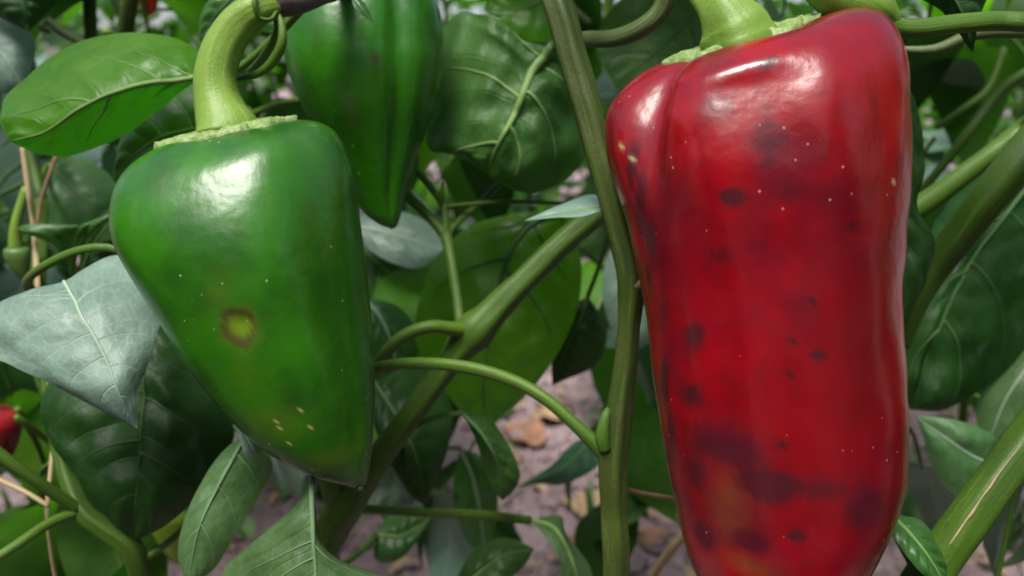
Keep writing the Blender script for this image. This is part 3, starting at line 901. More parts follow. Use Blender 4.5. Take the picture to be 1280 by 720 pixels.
# drooping dark leaf and narrow hanging leaf under the fork
surf_leaf(plantB,
          [(468, 478, 0.38), (495, 520, 0.37), (520, 570, 0.365), (532, 632, 0.375)],
          [(468, 478, 0.38), (520, 455, 0.40), (562, 500, 0.39), (560, 560, 0.38), (532, 632, 0.375)],
          [(468, 478, 0.38), (468, 530, 0.37), (492, 585, 0.365), (512, 618, 0.37), (532, 632, 0.375)],
          'leaf_dark', nu=50, nv=18, seed=4.0, vein_mat='vein_dark', mid_w=7)
surf_leaf(plantB,
          [(578, 516, 0.345), (604, 545, 0.340), (622, 580, 0.342), (628, 626, 0.35)],
          [(578, 516, 0.345), (612, 524, 0.35), (638, 560, 0.352), (650, 592, 0.352), (642, 612, 0.352), (628, 626, 0.35)],
          [(578, 516, 0.345), (594, 548, 0.35), (604, 580, 0.352), (616, 610, 0.35), (628, 626, 0.35)],
          'leaf_under', nu=44, nv=12, seed=4.5, vein_mat='vein_dark', mid_w=6,
          petiole=[(490, 552, 0.337, 12), (515, 535, 0.34, 8), (545, 521, 0.343, 7), (578, 516, 0.345, 7)])
surf_leaf(plantB,
          [(478, 560, 0.39), (488, 600, 0.395), (482, 645, 0.40)],
          [(478, 560, 0.39), (510, 600, 0.40), (518, 628, 0.40), (482, 645, 0.40)],
          [(478, 560, 0.39), (462, 600, 0.395), (455, 638, 0.40), (482, 645, 0.40)],
          'leaf_pale', nu=30, nv=12, seed=4.8, mid_w=5)
# long low leaf stalk with a blade folding over at its end
surf_leaf(plantB,
          [(662, 650, 0.385), (690, 658, 0.385), (706, 680, 0.383), (718, 710, 0.385), (730, 760, 0.39)],
          [(662, 650, 0.385), (700, 645, 0.40), (708, 668, 0.40), (740, 715, 0.40), (730, 760, 0.39)],
          [(662, 650, 0.385), (680, 668, 0.38), (698, 695, 0.375), (704, 730, 0.38), (730, 760, 0.39)],
          'leaf_mid', nu=40, nv=12, seed=5.0, vein_mat='vein', mid_w=7,
          petiole=[(430, 636, 0.342, 22), (452, 636, 0.355, 12), (520, 640, 0.365, 11), (600, 643, 0.375, 11), (662, 650, 0.385, 11)])
surf_leaf(plantB,
          [(470, 668, 0.45), (500, 670, 0.45), (520, 660, 0.455), (545, 640, 0.46)],
          [(470, 668, 0.45), (490, 640, 0.46), (520, 636, 0.46), (545, 640, 0.46)],
          [(470, 668, 0.45), (470, 700, 0.45), (505, 695, 0.45), (545, 640, 0.46)],
          'leaf_top', nu=30, nv=12, seed=5.5, mid_w=6,
          petiole=[(415, 665, 0.348, 12), (425, 705, 0.38, 8), (450, 690, 0.43, 8), (470, 668, 0.45, 8)])
# broad leaf at the bottom edge with winged stalk
surf_leaf(plantB,
          [(391, 590, 0.262), (390, 630, 0.256), (391, 670, 0.252), (394, 720, 0.25), (398, 800, 0.25)],
          [(391, 590, 0.262), (396, 640, 0.262), (402, 675, 0.262), (425, 702, 0.262), (480, 722, 0.265), (500, 745, 0.265), (440, 785, 0.255), (398, 800, 0.25)],
          [(391, 590, 0.262), (384, 612, 0.262), (365, 636, 0.262), (335, 662, 0.262), (300, 692, 0.264), (276, 722, 0.265), (300, 770, 0.26), (398, 800, 0.25)],
          'leaf_mid', nu=70, nv=24, bulge=0.002, seed=6.0, vein_mat='vein_mid', mid_w=8, vein_w=5,
          veins=[(0.42, 1, 0.8, 0.12), (0.52, 1, 0.8, 0.15), (0.44, -1, 0.8, 0.12)],
          petiole=[(391, 592, 0.262, 9), (391, 560, 0.30, 8), (395, 520, 0.325, 9)])
# backlit leaf at the top left, lower face towards us
surf_leaf(plantB,
          [(256, 95, 0.30), (200, 102, 0.296), (160, 112, 0.294), (125, 124, 0.293), (80, 150, 0.294), (45, 168, 0.296), (12, 177, 0.30)],
          [(256, 95, 0.30), (235, 108, 0.302), (205, 132, 0.305), (170, 160, 0.307), (130, 182, 0.307), (85, 195, 0.306), (45, 191, 0.304), (12, 177, 0.30)],
          [(256, 95, 0.30), (258, 74, 0.312), (225, 50, 0.318), (175, 41, 0.32), (125, 44, 0.32), (75, 64, 0.318), (30, 97, 0.314), (3, 120, 0.31), (2, 150, 0.305), (12, 177, 0.30)],
          'leaf_bright', nu=90, nv=32, bulge=0.004, quilt=0.0013, seed=7.0, vein_w=6, mid_w=8, vein_mat='vein',
          veins=[(0.02, 1, 0.72, 0.42), (0.20, 1, 0.62, 0.30), (0.52, 1, 0.55, 0.42), (0.42, -1, 0.8, 0.22), (0.12, -1, 0.6, 0.15)],
          petiole=[(256, 95, 0.30, 9), (300, 84, 0.30, 10), (340, 50, 0.29, 11), (385, 2, 0.275, 12)])
# satin leaf behind it
surf_leaf(plantB,
          [(300, 150, 0.335), (250, 160, 0.333), (200, 172, 0.334), (165, 195, 0.338), (140, 225, 0.345)],
          [(300, 150, 0.335), (260, 195, 0.335), (220, 225, 0.338), (180, 238, 0.342), (140, 225, 0.345)],
          [(300, 150, 0.335), (270, 103, 0.345), (230, 100, 0.348), (190, 113, 0.348), (160, 148, 0.347), (146, 190, 0.346), (140, 225, 0.345)],
          'leaf_top', nu=60, nv=22, seed=8.0, vein_w=7, mid_w=8, vein_mat='vein', veins=[(0.05, 1, 0.85, 0.15), (0.3, 1, 0.85, 0.2), (0.5, 1, 0.8, 0.2)],
          petiole=[(300, 150, 0.335, 9), (350, 130, 0.35, 9), (432, 120, 0.372, 10)])
# leaf tip over the stalk, top
surf_leaf(plantB,
          [(330, -30, 0.31), (300, -10, 0.315), (275, 15, 0.318), (248, 52, 0.325)],
          [(330, -30, 0.31), (310, 20, 0.315), (280, 45, 0.32), (248, 52, 0.325)],
          [(330, -30, 0.31), (285, -20, 0.325), (255, 10, 0.325), (248, 52, 0.325)],
          'leaf_top', nu=36, nv=14, seed=8.5, mid_w=7, vein_mat='vein_dark', petiole=[(330, -30, 0.31, 8), (380, -50, 0.32, 8), (435, -60, 0.33, 9)])

# pale leaves beyond the fork
surf_leaf(plantB,
          [(430, 280, 0.46), (470, 288, 0.455), (515, 300, 0.455), (562, 312, 0.46)],
          [(430, 280, 0.46), (480, 262, 0.47), (530, 275, 0.47), (562, 312, 0.46)],
          [(430, 280, 0.46), (470, 318, 0.45), (520, 335, 0.45), (562, 312, 0.46)],
          'leaf_pale', nu=36, nv=14, seed=20.0, mid_w=5, vein_mat='vein_pale', petiole=[(430, 280, 0.46, 7), (415, 250, 0.42, 7), (405, 220, 0.36, 8)])
surf_leaf(plantB,
          [(440, 300, 0.48), (480, 335, 0.48), (510, 365, 0.48), (535, 410, 0.49)],
          [(440, 300, 0.48), (500, 310, 0.49), (545, 350, 0.49), (535, 410, 0.49)],
          [(440, 300, 0.48), (450, 350, 0.48), (480, 395, 0.48), (535, 410, 0.49)],
          'leaf_top', nu=36, nv=14, seed=20.5, mid_w=5, vein_mat='vein', petiole=[(440, 300, 0.48, 7), (420, 290, 0.42, 7), (398, 300, 0.35, 8)])
surf_leaf(plantB,
          [(450, 370, 0.42), (475, 395, 0.415), (490, 430, 0.415), (500, 480, 0.42)],
          [(450, 370, 0.42), (500, 385, 0.425), (525, 430, 0.425), (500, 480, 0.42)],
          [(450, 370, 0.42), (455, 410, 0.415), (470, 460, 0.415), (500, 480, 0.42)],
          'leaf_top', nu=36, nv=14, seed=21.0, mid_w=6, vein_mat='vein_pale', petiole=[(450, 370, 0.42, 7), (420, 360, 0.38, 7), (392, 350, 0.346, 8)])
surf_leaf(plantB,
          [(735, 370, 0.43), (725, 400, 0.43), (710, 430, 0.43), (690, 482, 0.44)],
          [(735, 370, 0.43), (758, 410, 0.44), (745, 455, 0.44), (690, 482, 0.44)],
          [(735, 370, 0.43), (705, 390, 0.435), (690, 430, 0.435), (690, 482, 0.44)],
          'leaf_dark', nu=30, nv=12, seed=22.0, mid_w=5, vein_mat='vein_dark', petiole=[(735, 370, 0.43, 6), (750, 330, 0.40, 6), (780, 240, 0.345, 7)])
surf_leaf(plantA,
          [(830, 250, 0.46), (800, 310, 0.455), (782, 370, 0.455), (775, 450, 0.46)],
          [(830, 250, 0.46), (850, 330, 0.46), (830, 410, 0.46), (775, 450, 0.46)],
          [(830, 250, 0.46), (775, 290, 0.465), (752, 360, 0.46), (775, 450, 0.46)],
          'leaf_pale', nu=40, nv=14, seed=22.5, mid_w=6, vein_mat='vein_pale', petiole=[(830, 250, 0.46, 7), (850, 240, 0.40, 7), (800, 330, 0.30, 8), (788, 358, 0.276, 9)])
surf_leaf(plantA,
          [(748, 540, 0.50), (715, 575, 0.50), (685, 595, 0.50), (640, 610, 0.51)],
          [(748, 540, 0.50), (750, 580, 0.49), (705, 606, 0.50), (675, 605, 0.505), (640, 610, 0.51)],
          [(748, 540, 0.50), (715, 555, 0.51), (690, 580, 0.51), (665, 598, 0.51), (640, 610, 0.51)],
          'leaf_spotted', nu=40, nv=14, seed=23.0, mid_w=5, vein_mat='vein', petiole=[(748, 540, 0.50, 6), (770, 530, 0.42, 7), (770, 560, 0.283, 8)])
# leaves at the top edge, between stem and peppers
surf_leaf(plantA,
          [(720, -30, 0.42), (690, -5, 0.42), (655, 10, 0.42), (605, 12, 0.425)],
          [(720, -30, 0.42), (705, 35, 0.42), (665, 52, 0.42), (605, 12, 0.425)],
          [(720, -30, 0.42), (670, -45, 0.43), (620, -30, 0.43), (605, 12, 0.425)],
          'leaf_bright', nu=36, nv=14, seed=24.0, mid_w=6, vein_mat='vein', petiole=[(720, -30, 0.42, 7), (720, -90, 0.38, 8), (690, -150, 0.33, 9)])
surf_leaf(plantA,
          [(905, -30, 0.40), (865, 20, 0.395), (825, 60, 0.395), (770, 110, 0.40)],
          [(905, -30, 0.40), (920, 60, 0.40), (850, 125, 0.40), (770, 110, 0.40)],
          [(905, -30, 0.40), (830, -40, 0.41), (765, 10, 0.41), (745, 60, 0.405), (770, 110, 0.40)],
          'leaf_under', nu=50, nv=18, seed=24.5, mid_w=6, vein_mat='vein_dark', vein_w=5, veins=auto_veins(3, 0.15, 0.65), petiole=[(905, -30, 0.40, 8), (850, -110, 0.40, 8), (745, -240, 0.40, 9)])
surf_leaf(plantA,
          [(805, 75, 0.44), (790, 95, 0.435), (772, 108, 0.435), (735, 118, 0.44)],
          [(805, 75, 0.44), (815, 115, 0.435), (775, 135, 0.435), (735, 118, 0.44)],
          [(805, 75, 0.44), (785, 75, 0.445), (755, 90, 0.445), (735, 118, 0.44)],
          'leaf_pale', nu=30, nv=12, seed=25.0, mid_w=5, vein_mat='vein_pale', petiole=[(805, 75, 0.44, 6), (830, 40, 0.42, 6), (865, 20, 0.397, 7)])
surf_leaf(plantB,
          [(575, 560, 0.52), (592, 600, 0.52), (600, 640, 0.525), (607, 700, 0.53)],
          [(575, 560, 0.52), (615, 580, 0.52), (622, 640, 0.525), (607, 700, 0.53)],
          [(575, 560, 0.52), (566, 610, 0.525), (580, 670, 0.53), (607, 700, 0.53)],
          'leaf_top', nu=36, nv=12, seed=26.0, mid_w=5, vein_mat='vein_pale', petiole=[(575, 560, 0.52, 6), (540, 560, 0.44, 6), (490, 556, 0.34, 8)])
surf_leaf(plantB,
          [(560, 745, 0.40), (600, 715, 0.40), (630, 695, 0.40), (668, 685, 0.41)],
          [(560, 745, 0.40), (590, 690, 0.41), (630, 672, 0.41), (668, 685, 0.41)],
          [(560, 745, 0.40), (610, 740, 0.395), (650, 715, 0.40), (668, 685, 0.41)],
          'leaf_top', nu=30, nv=12, seed=26.5, mid_w=5, vein_mat='vein', petiole=[(560, 745, 0.40, 6), (500, 760, 0.37, 7), (400, 740, 0.352, 9)])

# ================= plant at the left edge
baseC = P(178, 720, 0.33)
plantC = empty('pepper_plant', (baseC.x, baseC.y, 0))
tag(plantC, 'pepper plant at the left edge with one pale bluish leaf and thin yellow-green stalks', 'plant', 'pepper plants')
spec = [(52, 250, 0.40, 16), (50, 320, 0.39, 17), (48, 372, 0.37, 18), (58, 450, 0.35, 18), (72, 550, 0.335, 18), (98, 632, 0.32, 22), (130, 660, 0.32, 24), (160, 680, 0.322, 27), (172, 705, 0.325, 28), (178, 730, 0.33, 28)]
pts = [P(a, b, d) for a, b, d, w in spec]; rad = [w * .5 * d / FPX for a, b, d, w in spec]
low = pts[-1]
pts += [Vector((low.x, low.y + 0.01, low.z - 0.08)), Vector((low.x + 0.01, low.y + 0.02, -0.03))]
rad += [0.005, 0.006]
link('main_stem', tube_mesh('main_stem', pts, rad, seg=20, ridges=5, ridge_amp=0.08, lump=0.08, n=110, seed=8), M['stem_green'], plantC)
tube('branch', [(96, 636, 0.318, 16), (70, 618, 0.312, 15), (35, 594, 0.305, 15), (0, 568, 0.30, 15), (-60, 520, 0.295, 15)], M['petiole'], plantC, n=40)
tube('branch', [(96, 640, 0.318, 14), (60, 655, 0.31, 13), (20, 682, 0.30, 13), (-40, 720, 0.29, 13)], M['petiole'], plantC, n=40)
# the pale leaf
surf_leaf(plantC,
          [(80, 352, 0.275), (95, 385, 0.262), (118, 425, 0.255), (145, 480, 0.252), (172, 536, 0.258)],
          [(80, 352, 0.275), (120, 328, 0.29), (160, 318, 0.292), (186, 345, 0.282), (201, 388, 0.272), (188, 440, 0.262), (174, 490, 0.258), (172, 536, 0.258)],
          [(80, 352, 0.275), (40, 362, 0.278), (0, 378, 0.275), (-40, 410, 0.27), (-20, 440, 0.265), (20, 460, 0.26), (65, 480, 0.258), (120, 508, 0.257), (172, 536, 0.258)],
          'leaf_pale', nu=80, nv=30, bulge=0.002, quilt=0.0011, seed=9.0, vein_w=4, mid_w=5, vein_mat='vein_pale',
          veins=[(0.10, 1, 0.6, 0.16), (0.16, 1, 0.85, 0.02), (0.25, -1, 0.8, 0.15)],
          petiole=[(48, 372, 0.37, 14), (34, 355, 0.33, 12), (48, 338, 0.30, 11), (90, 316, 0.292, 11), (130, 309, 0.29, 10), (165, 318, 0.292, 8)])
# dark leaf under it
surf_leaf(plantC,
          [(185, 395, 0.335), (182, 450, 0.325), (178, 505, 0.318), (174, 570, 0.313), (172, 615, 0.312), (168, 676, 0.32)],
          [(185, 395, 0.335), (222, 405, 0.34), (262, 465, 0.335), (292, 530, 0.33), (285, 565, 0.327), (255, 612, 0.322), (210, 655, 0.32), (168, 676, 0.32)],
          [(185, 395, 0.335), (120, 420, 0.345), (75, 460, 0.338), (54, 500, 0.33), (62, 545, 0.325), (92, 588, 0.32), (130, 642, 0.318), (168, 676, 0.32)],
          'leaf_dark', nu=80, nv=28, bulge=0.004, quilt=0.0016, seed=10.0, vein_mat='vein_dark', vein_w=6, mid_w=6,
          veins=[(0.15, 1, 0.85, 0.2), (0.35, 1, 0.85, 0.2), (0.55, 1, 0.85, 0.15), (0.15, -1, 0.85, 0.2), (0.38, -1, 0.85, 0.2), (0.6, -1, 0.8, 0.1)],
          petiole=[(185, 395, 0.335, 8), (150, 400, 0.345, 9), (90, 420, 0.355, 10), (58, 450, 0.35, 10)])
# leaf under the green pepper, left of its point
surf_leaf(plantC,
          [(308, 545, 0.285), (288, 580, 0.275), (262, 630, 0.27), (245, 675, 0.268), (235, 735, 0.27)],
          [(308, 545, 0.285), (340, 578, 0.285), (325, 618, 0.28), (298, 662, 0.275), (270, 708, 0.272), (235, 735, 0.27)],
          [(308, 545, 0.285), (285, 558, 0.285), (258, 592, 0.28), (234, 640, 0.276), (222, 690, 0.274), (235, 735, 0.27)],
          'leaf_mid', nu=60, nv=20, bulge=0.002, quilt=0.0008, seed=11.0, vein_mat='vein_mid', vein_w=4, mid_w=6, veins=auto_veins(3, 0.15, 0.6),
          petiole=[(308, 545, 0.285, 8), (290, 580, 0.31, 8), (230, 660, 0.33, 9), (172, 705, 0.325, 10)])
surf_leaf(plantC,
          [(296, 520, 0.288), (306, 540, 0.283), (316, 560, 0.282), (326, 585, 0.285)],
          [(296, 520, 0.288), (312, 530, 0.288), (330, 555, 0.288), (326, 585, 0.285)],
          [(296, 520, 0.288), (300, 545, 0.282), (312, 575, 0.28), (326, 585, 0.285)],
          'leaf_pale', nu=24, nv=8, seed=11.5, mid_w=0)
# two-winged young leaf
surf_leaf(plantC,
          [(92, 365, 0.40), (92, 330, 0.385), (95, 300, 0.375), (100, 282, 0.37)],
          [(92, 365, 0.40), (70, 300, 0.37), (25, 288, 0.365), (40, 280, 0.37), (100, 282, 0.37)],
          [(92, 365, 0.40), (100, 315, 0.38), (140, 270, 0.37), (150, 262, 0.37), (100, 282, 0.37)],
          'leaf_top', nu=36, nv=14, seed=12.0, mid_w=8, petiole=[(92, 365, 0.40, 7), (90, 380, 0.39, 7), (60, 400, 0.37, 8), (52, 410, 0.36, 9)])
surf_leaf(plantC,
          [(98, 360, 0.42), (110, 320, 0.41), (130, 290, 0.405), (160, 250, 0.40)],
          [(98, 360, 0.42), (105, 300, 0.42), (130, 265, 0.41), (160, 250, 0.40)],
          [(98, 360, 0.42), (140, 330, 0.41), (165, 300, 0.40), (160, 250, 0.40)],
          'leaf_dark', nu=36, nv=14, seed=12.5, mid_w=7, vein_mat='vein_dark')
surf_leaf(plantC,
          [(60, 205, 0.44), (85, 230, 0.44), (110, 255, 0.44), (145, 300, 0.45)],
          [(60, 205, 0.44), (110, 200, 0.45), (150, 240, 0.45), (145, 300, 0.45)],
          [(60, 205, 0.44), (48, 250, 0.44), (80, 300, 0.445), (145, 300, 0.45)],
          'leaf_mid', nu=40, nv=14, seed=13.0, mid_w=7, petiole=[(60, 205, 0.44, 7), (52, 225, 0.43, 7), (52, 262, 0.40, 8)])
# corner leaves, top left
surf_leaf(plantC,
          [(30, -40, 0.36), (28, -10, 0.36), (30, 15, 0.36), (36, 40, 0.365)],
          [(30, -40, 0.36), (80, -20, 0.365), (62, 12, 0.365), (36, 40, 0.365)],
          [(30, -40, 0.36), (-40, -20, 0.365), (-10, 15, 0.365), (36, 40, 0.365)],
          'leaf_dark', nu=36, nv=14, seed=14.0, mid_w=6, vein_mat='vein_dark')
surf_leaf(plantC,
          [(-50, 30, 0.38), (-20, 50, 0.375), (10, 75, 0.375), (30, 112, 0.38)],
          [(-50, 30, 0.38), (0, 15, 0.385), (42, 46, 0.385), (46, 75, 0.385), (30, 112, 0.38)],
          [(-50, 30, 0.38), (-40, 80, 0.38), (0, 115, 0.38), (30, 112, 0.38)],
          'leaf_pale', nu=40, nv=16, seed=14.5, mid_w=6, vein_mat='vein_pale')
tube('twig', [(60, 24, 0.40, 8), (75, 38, 0.40, 12), (100, 52, 0.395, 9), (125, 62, 0.39, 9), (150, 90, 0.40, 9)], M['petiole_dull'], plantC)
tube('branch', [(52, 250, 0.40, 14), (30, 150, 0.42, 13), (10, 60, 0.41, 12), (30, -40, 0.36, 12)], M['stem_green'], plantC)

tube('branch', [(118, 120, 0.50, 16), (114, 50, 0.48, 16), (112, 0, 0.47, 16), (112, -60, 0.46, 15)], M['stem_green'], plantC)
tube('branch', [(150, 70, 0.43, 20), (158, 30, 0.42, 20), (166, -20, 0.41, 19), (172, -70, 0.41, 18)], M['stem'], plantC)
tube('bud', [(128, 44, 0.44, 6), (133, 40, 0.438, 9), (142, 42, 0.44, 5)], M['stalk'], plantC)
tube('bud', [(58, 26, 0.40, 5), (52, 34, 0.398, 9), (62, 40, 0.40, 6)], M['petiole_dull'], plantC)
tube('branch', [(757, 150, 0.50, 10), (758, 80, 0.49, 11), (760, 10, 0.48, 11), (762, -60, 0.47, 10)], M['stalk'], plantA)
tube('twig', [(712, 2, 0.40, 8), (722, 16, 0.40, 9), (738, 29, 0.40, 8)], M['petiole_dull'], plantA)

# ================= plant at the right edge
baseD = P(1175, 720, 0.26)
plantD = empty('pepper_plant', (baseD.x - 0.01, baseD.y, 0))
tag(plantD, 'pepper plant at the right edge with thick slanting stems behind the red pepper', 'plant', 'pepper plants')
spec = [(1420, 372, 0.28, 46), (1350, 462, 0.272, 47), (1282, 553, 0.265, 48), (1240, 609, 0.262, 48), (1205, 657, 0.262, 49), (1172, 705, 0.264, 50), (1140, 765, 0.268, 52)]
pts = [P(a, b, d) for a, b, d, w in spec]; rad = [w * .5 * d / FPX for a, b, d, w in spec]
low = pts[-1]
pts += [Vector((low.x - 0.01, low.y + 0.01, low.z - 0.1)), Vector((low.x - 0.01, low.y + 0.02, -0.03))]
rad += [0.008, 0.009]
link('main_stem', tube_mesh('main_stem', pts, rad, seg=26, ridges=5, ridge_amp=0.05, lump=0.05, n=90, seed=11), M['stem_green'], plantD)
tube('scar', [(1185, 683, 0.2575, 1), (1196, 668, 0.2567, 3), (1206, 653, 0.2563, 2.4), (1216, 640, 0.2560, 4), (1226, 624, 0.2560, 1.6), (1238, 608, 0.2561, 3), (1250, 590, 0.2567, 2), (1276, 556, 0.2590, 1)], M['straw'], plantD, seg=8, flat=0.6)
tube('branch', [(1120, 430, 0.335, 30), (1142, 378, 0.33, 32), (1165, 338, 0.325, 36), (1200, 292, 0.315, 40), (1240, 240, 0.305, 44), (1285, 185, 0.30, 46), (1350, 110, 0.30, 46), (1420, 40, 0.29, 46)], M['stem_green'], plantD, seg=20, ridges=5, ridge_amp=0.07, n=60)
tube('branch', [(1130, 270, 0.37, 28), (1165, 248, 0.365, 28), (1200, 222, 0.36, 26), (1240, 192, 0.355, 24), (1290, 152, 0.35, 24), (1350, 110, 0.30, 26)], M['petiole'], plantD, seg=18, n=50)
tube('branch', [(1420, 40, 0.29, 46), (1440, 200, 0.285, 48), (1420, 380, 0.28, 50)], M['stem_green'], plantD)
# knob above the red pepper and the stalk leaving it to the right
tube('node_knob', [(1010, -40, 0.245, 50), (1050, -8, 0.243, 62), (1085, 8, 0.242, 60), (1108, 24, 0.243, 38), (1118, 32, 0.243, 22)], M['stalk'], plantD, seg=20, lump=0.08)
tube('branch', [(1100, 26, 0.242, 30), (1118, 34, 0.243, 25), (1150, 36, 0.243, 24), (1200, 30, 0.245, 24), (1250, 27, 0.248, 24), (1300, 30, 0.25, 24), (1420, 40, 0.29, 24)], M['petiole'], plantD, seg=18, ridges=3, ridge_amp=0.05, n=50)
tube('branch', [(1010, -40, 0.245, 46), (960, -80, 0.248, 46), (885, -85, 0.25, 46)], M['stem_green'], plantD)
# dark leaf just behind the red pepper
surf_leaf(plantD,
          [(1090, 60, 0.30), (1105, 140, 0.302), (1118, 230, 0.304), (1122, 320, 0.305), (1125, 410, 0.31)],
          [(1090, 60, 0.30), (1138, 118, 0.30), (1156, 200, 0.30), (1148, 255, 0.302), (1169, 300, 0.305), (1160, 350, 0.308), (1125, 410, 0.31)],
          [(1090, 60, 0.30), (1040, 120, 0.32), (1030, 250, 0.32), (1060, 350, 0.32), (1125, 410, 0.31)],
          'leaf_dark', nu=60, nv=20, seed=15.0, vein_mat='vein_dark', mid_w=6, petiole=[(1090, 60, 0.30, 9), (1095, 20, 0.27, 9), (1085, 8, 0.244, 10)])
# big dark leaf at the right
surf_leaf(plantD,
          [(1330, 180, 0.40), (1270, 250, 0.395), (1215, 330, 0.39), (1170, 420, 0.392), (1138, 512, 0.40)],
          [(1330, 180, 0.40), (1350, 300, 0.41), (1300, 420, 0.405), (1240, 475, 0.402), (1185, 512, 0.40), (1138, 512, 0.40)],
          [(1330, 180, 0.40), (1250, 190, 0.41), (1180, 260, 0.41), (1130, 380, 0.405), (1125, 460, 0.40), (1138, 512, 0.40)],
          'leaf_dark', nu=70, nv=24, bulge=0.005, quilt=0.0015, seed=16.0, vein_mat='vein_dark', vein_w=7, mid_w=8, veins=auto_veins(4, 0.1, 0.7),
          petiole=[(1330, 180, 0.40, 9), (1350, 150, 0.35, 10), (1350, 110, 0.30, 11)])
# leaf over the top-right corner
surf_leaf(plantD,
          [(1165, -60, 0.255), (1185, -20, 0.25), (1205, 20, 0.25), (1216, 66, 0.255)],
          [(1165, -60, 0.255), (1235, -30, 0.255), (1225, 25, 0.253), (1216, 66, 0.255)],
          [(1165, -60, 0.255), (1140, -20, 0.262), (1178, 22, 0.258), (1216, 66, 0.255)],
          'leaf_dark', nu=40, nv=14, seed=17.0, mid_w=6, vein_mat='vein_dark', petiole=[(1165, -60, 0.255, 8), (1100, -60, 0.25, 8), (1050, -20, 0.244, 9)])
tube('branch', [(1120, 62, 0.29, 8), (1170, 62, 0.285, 14), (1220, 42, 0.28, 16), (1280, 40, 0.275, 16), (1360, 45, 0.28, 16), (1420, 40, 0.29, 18)], M['petiole_dull'], plantD)
tube('twig', [(1300, 80, 0.42, 12), (1255, 110, 0.42, 13), (1215, 160, 0.42, 12), (1180, 205, 0.43, 11), (1150, 240, 0.44, 10)], M['stem_green'], plantD)
tube('twig', [(1255, 60, 0.50, 9), (1235, 110, 0.50, 9), (1205, 135, 0.50, 9), (1170, 160, 0.51, 8)], M['petiole'], plantD)
# pale lower leaves
surf_leaf(plantD,
          [(1240, 580, 0.39), (1215, 570, 0.39), (1185, 550, 0.39), (1145, 520, 0.395)],
          [(1240, 580, 0.39), (1220, 628, 0.395), (1175, 600, 0.395), (1145, 520, 0.395)],
          [(1240, 580, 0.39), (1240, 545, 0.39), (1195, 525, 0.39), (1145, 520, 0.395)],
          'leaf_mid', nu=44, nv=16, seed=18.0, mid_w=5, vein_mat='vein_pale', petiole=[(1240, 580, 0.39, 7), (1270, 585, 0.33, 8), (1262, 560, 0.265, 9)])
surf_leaf(plantD,
          [(1340, 400, 0.40), (1300, 440, 0.40), (1262, 490, 0.40), (1232, 560, 0.405)],
          [(1340, 400, 0.40), (1330, 480, 0.40), (1280, 560, 0.40), (1232, 560, 0.405)],
          [(1340, 400, 0.40), (1280, 420, 0.41), (1232, 480, 0.41), (1220, 520, 0.41), (1232, 560, 0.405)],
          'leaf_mid', nu=44, nv=16, seed=18.5, mid_w=6, vein_mat='vein_pale', petiole=[(1340, 400, 0.40, 7), (1400, 380, 0.33, 8), (1420, 380, 0.28, 9)])
# twisted leaf, bottom right, under the red pepper
surf_leaf(plantD,
          [(1108, 640, 0.262), (1130, 660, 0.256), (1155, 690, 0.252), (1185, 735, 0.25)],
          [(1108, 640, 0.262), (1150, 650, 0.268), (1180, 690, 0.265), (1185, 735, 0.25)],
          [(1108, 640, 0.262), (1118, 672, 0.252), (1150, 715, 0.248), (1185, 735, 0.25)],
          'leaf_top', nu=40, nv=12, seed=19.0, mid_w=7, vein_mat='vein', petiole=[(1108, 640, 0.262, 8), (1125, 680, 0.268, 8), (1158, 740, 0.268, 9)])
tube('twig', [(1290, 470, 0.33, 7), (1272, 590, 0.33, 6), (1256, 680, 0.335, 6), (1238, 760, 0.34, 6)], M['petiole'], plantD)


# ------------------------------------------------------------------ plants of the rows behind (copies share mesh data)
def make_leaf_mesh(name, length, width, droop, fold, twist, seed):
    nu, nv = 22, 7
    verts, uv, ph, faces = [], [], [], []
    vs = np.linspace(-1, 1, 2 * nv - 1)
    y = z = 0.0
    for i in range(nu):
        u = i / (nu - 1)
        a = droop * (u ** 1.2) - 0.25
        if i:
            y += math.cos(a) * length / (nu - 1); z -= math.sin(a) * length / (nu - 1)
        w = width * 0.5 * (math.sin(math.pi * min(1, u ** 0.72)) ** 0.85) * (1 - 0.25 * u)
        w = max(w, 0.0004)
        tw = twist * u
        for v in vs:
            x = v * w
            zz = fold * abs(v) ** 1.5 * w + 0.05 * w * math.sin(u * 20 + seed + (2 if v > 0 else 0)) * abs(v) ** 2
            zz += 0.0016 * mnoise.noise(Vector((x * 60 + seed, u * 6, seed)))
            verts.append((x * math.cos(tw) - zz * math.sin(tw), y - zz * math.sin(a) * 0.5, z + x * math.sin(tw) + zz * math.cos(tw)))
            uv.append((u, v * 0.5 + 0.5)); ph.append((x, u * length))
    k = len(vs)
    for i in range(nu - 1):
        for j in range(k - 1):
            b = i * k + j
            faces.append((b, b + 1, b + k + 1, b + k))
    me = mesh(name, verts, faces)
    add_uv(me, 'UVMap', uv); add_uv(me, 'phys', ph)
    me.polygons.foreach_set('use_smooth', [True] * len(me.polygons))
    return me


leaf_meshes = {}
for mat in ('leaf_back', 'back_pale', 'back_dark', 'back_bright'):
    for k in range(3):
        me = make_leaf_mesh('leaf', 0.10 + 0.012 * k, 0.052 + 0.006 * ((k * 2) % 3), 0.9 + 0.45 * k, 0.35 - 0.18 * k, 0.4 * (k - 1), 1.7 * k)
        me.materials.append(M[mat])
        leaf_meshes[(mat, k)] = me
pet_mesh = tube_mesh('petiole', [Vector((0, -0.055, -0.012)), Vector((0, -0.025, 0.002)), Vector((0, 0.002, 0))], [0.0017, 0.0013, 0.0011], seg=7, n=8)
pet_mesh.materials.append(M['petiole'])
pet_mesh.polygons.foreach_set('use_smooth', [True] * len(pet_mesh.polygons))
mats_cycle = ['leaf_back', 'leaf_back', 'back_pale', 'back_dark', 'back_bright', 'leaf_back', 'back_dark']


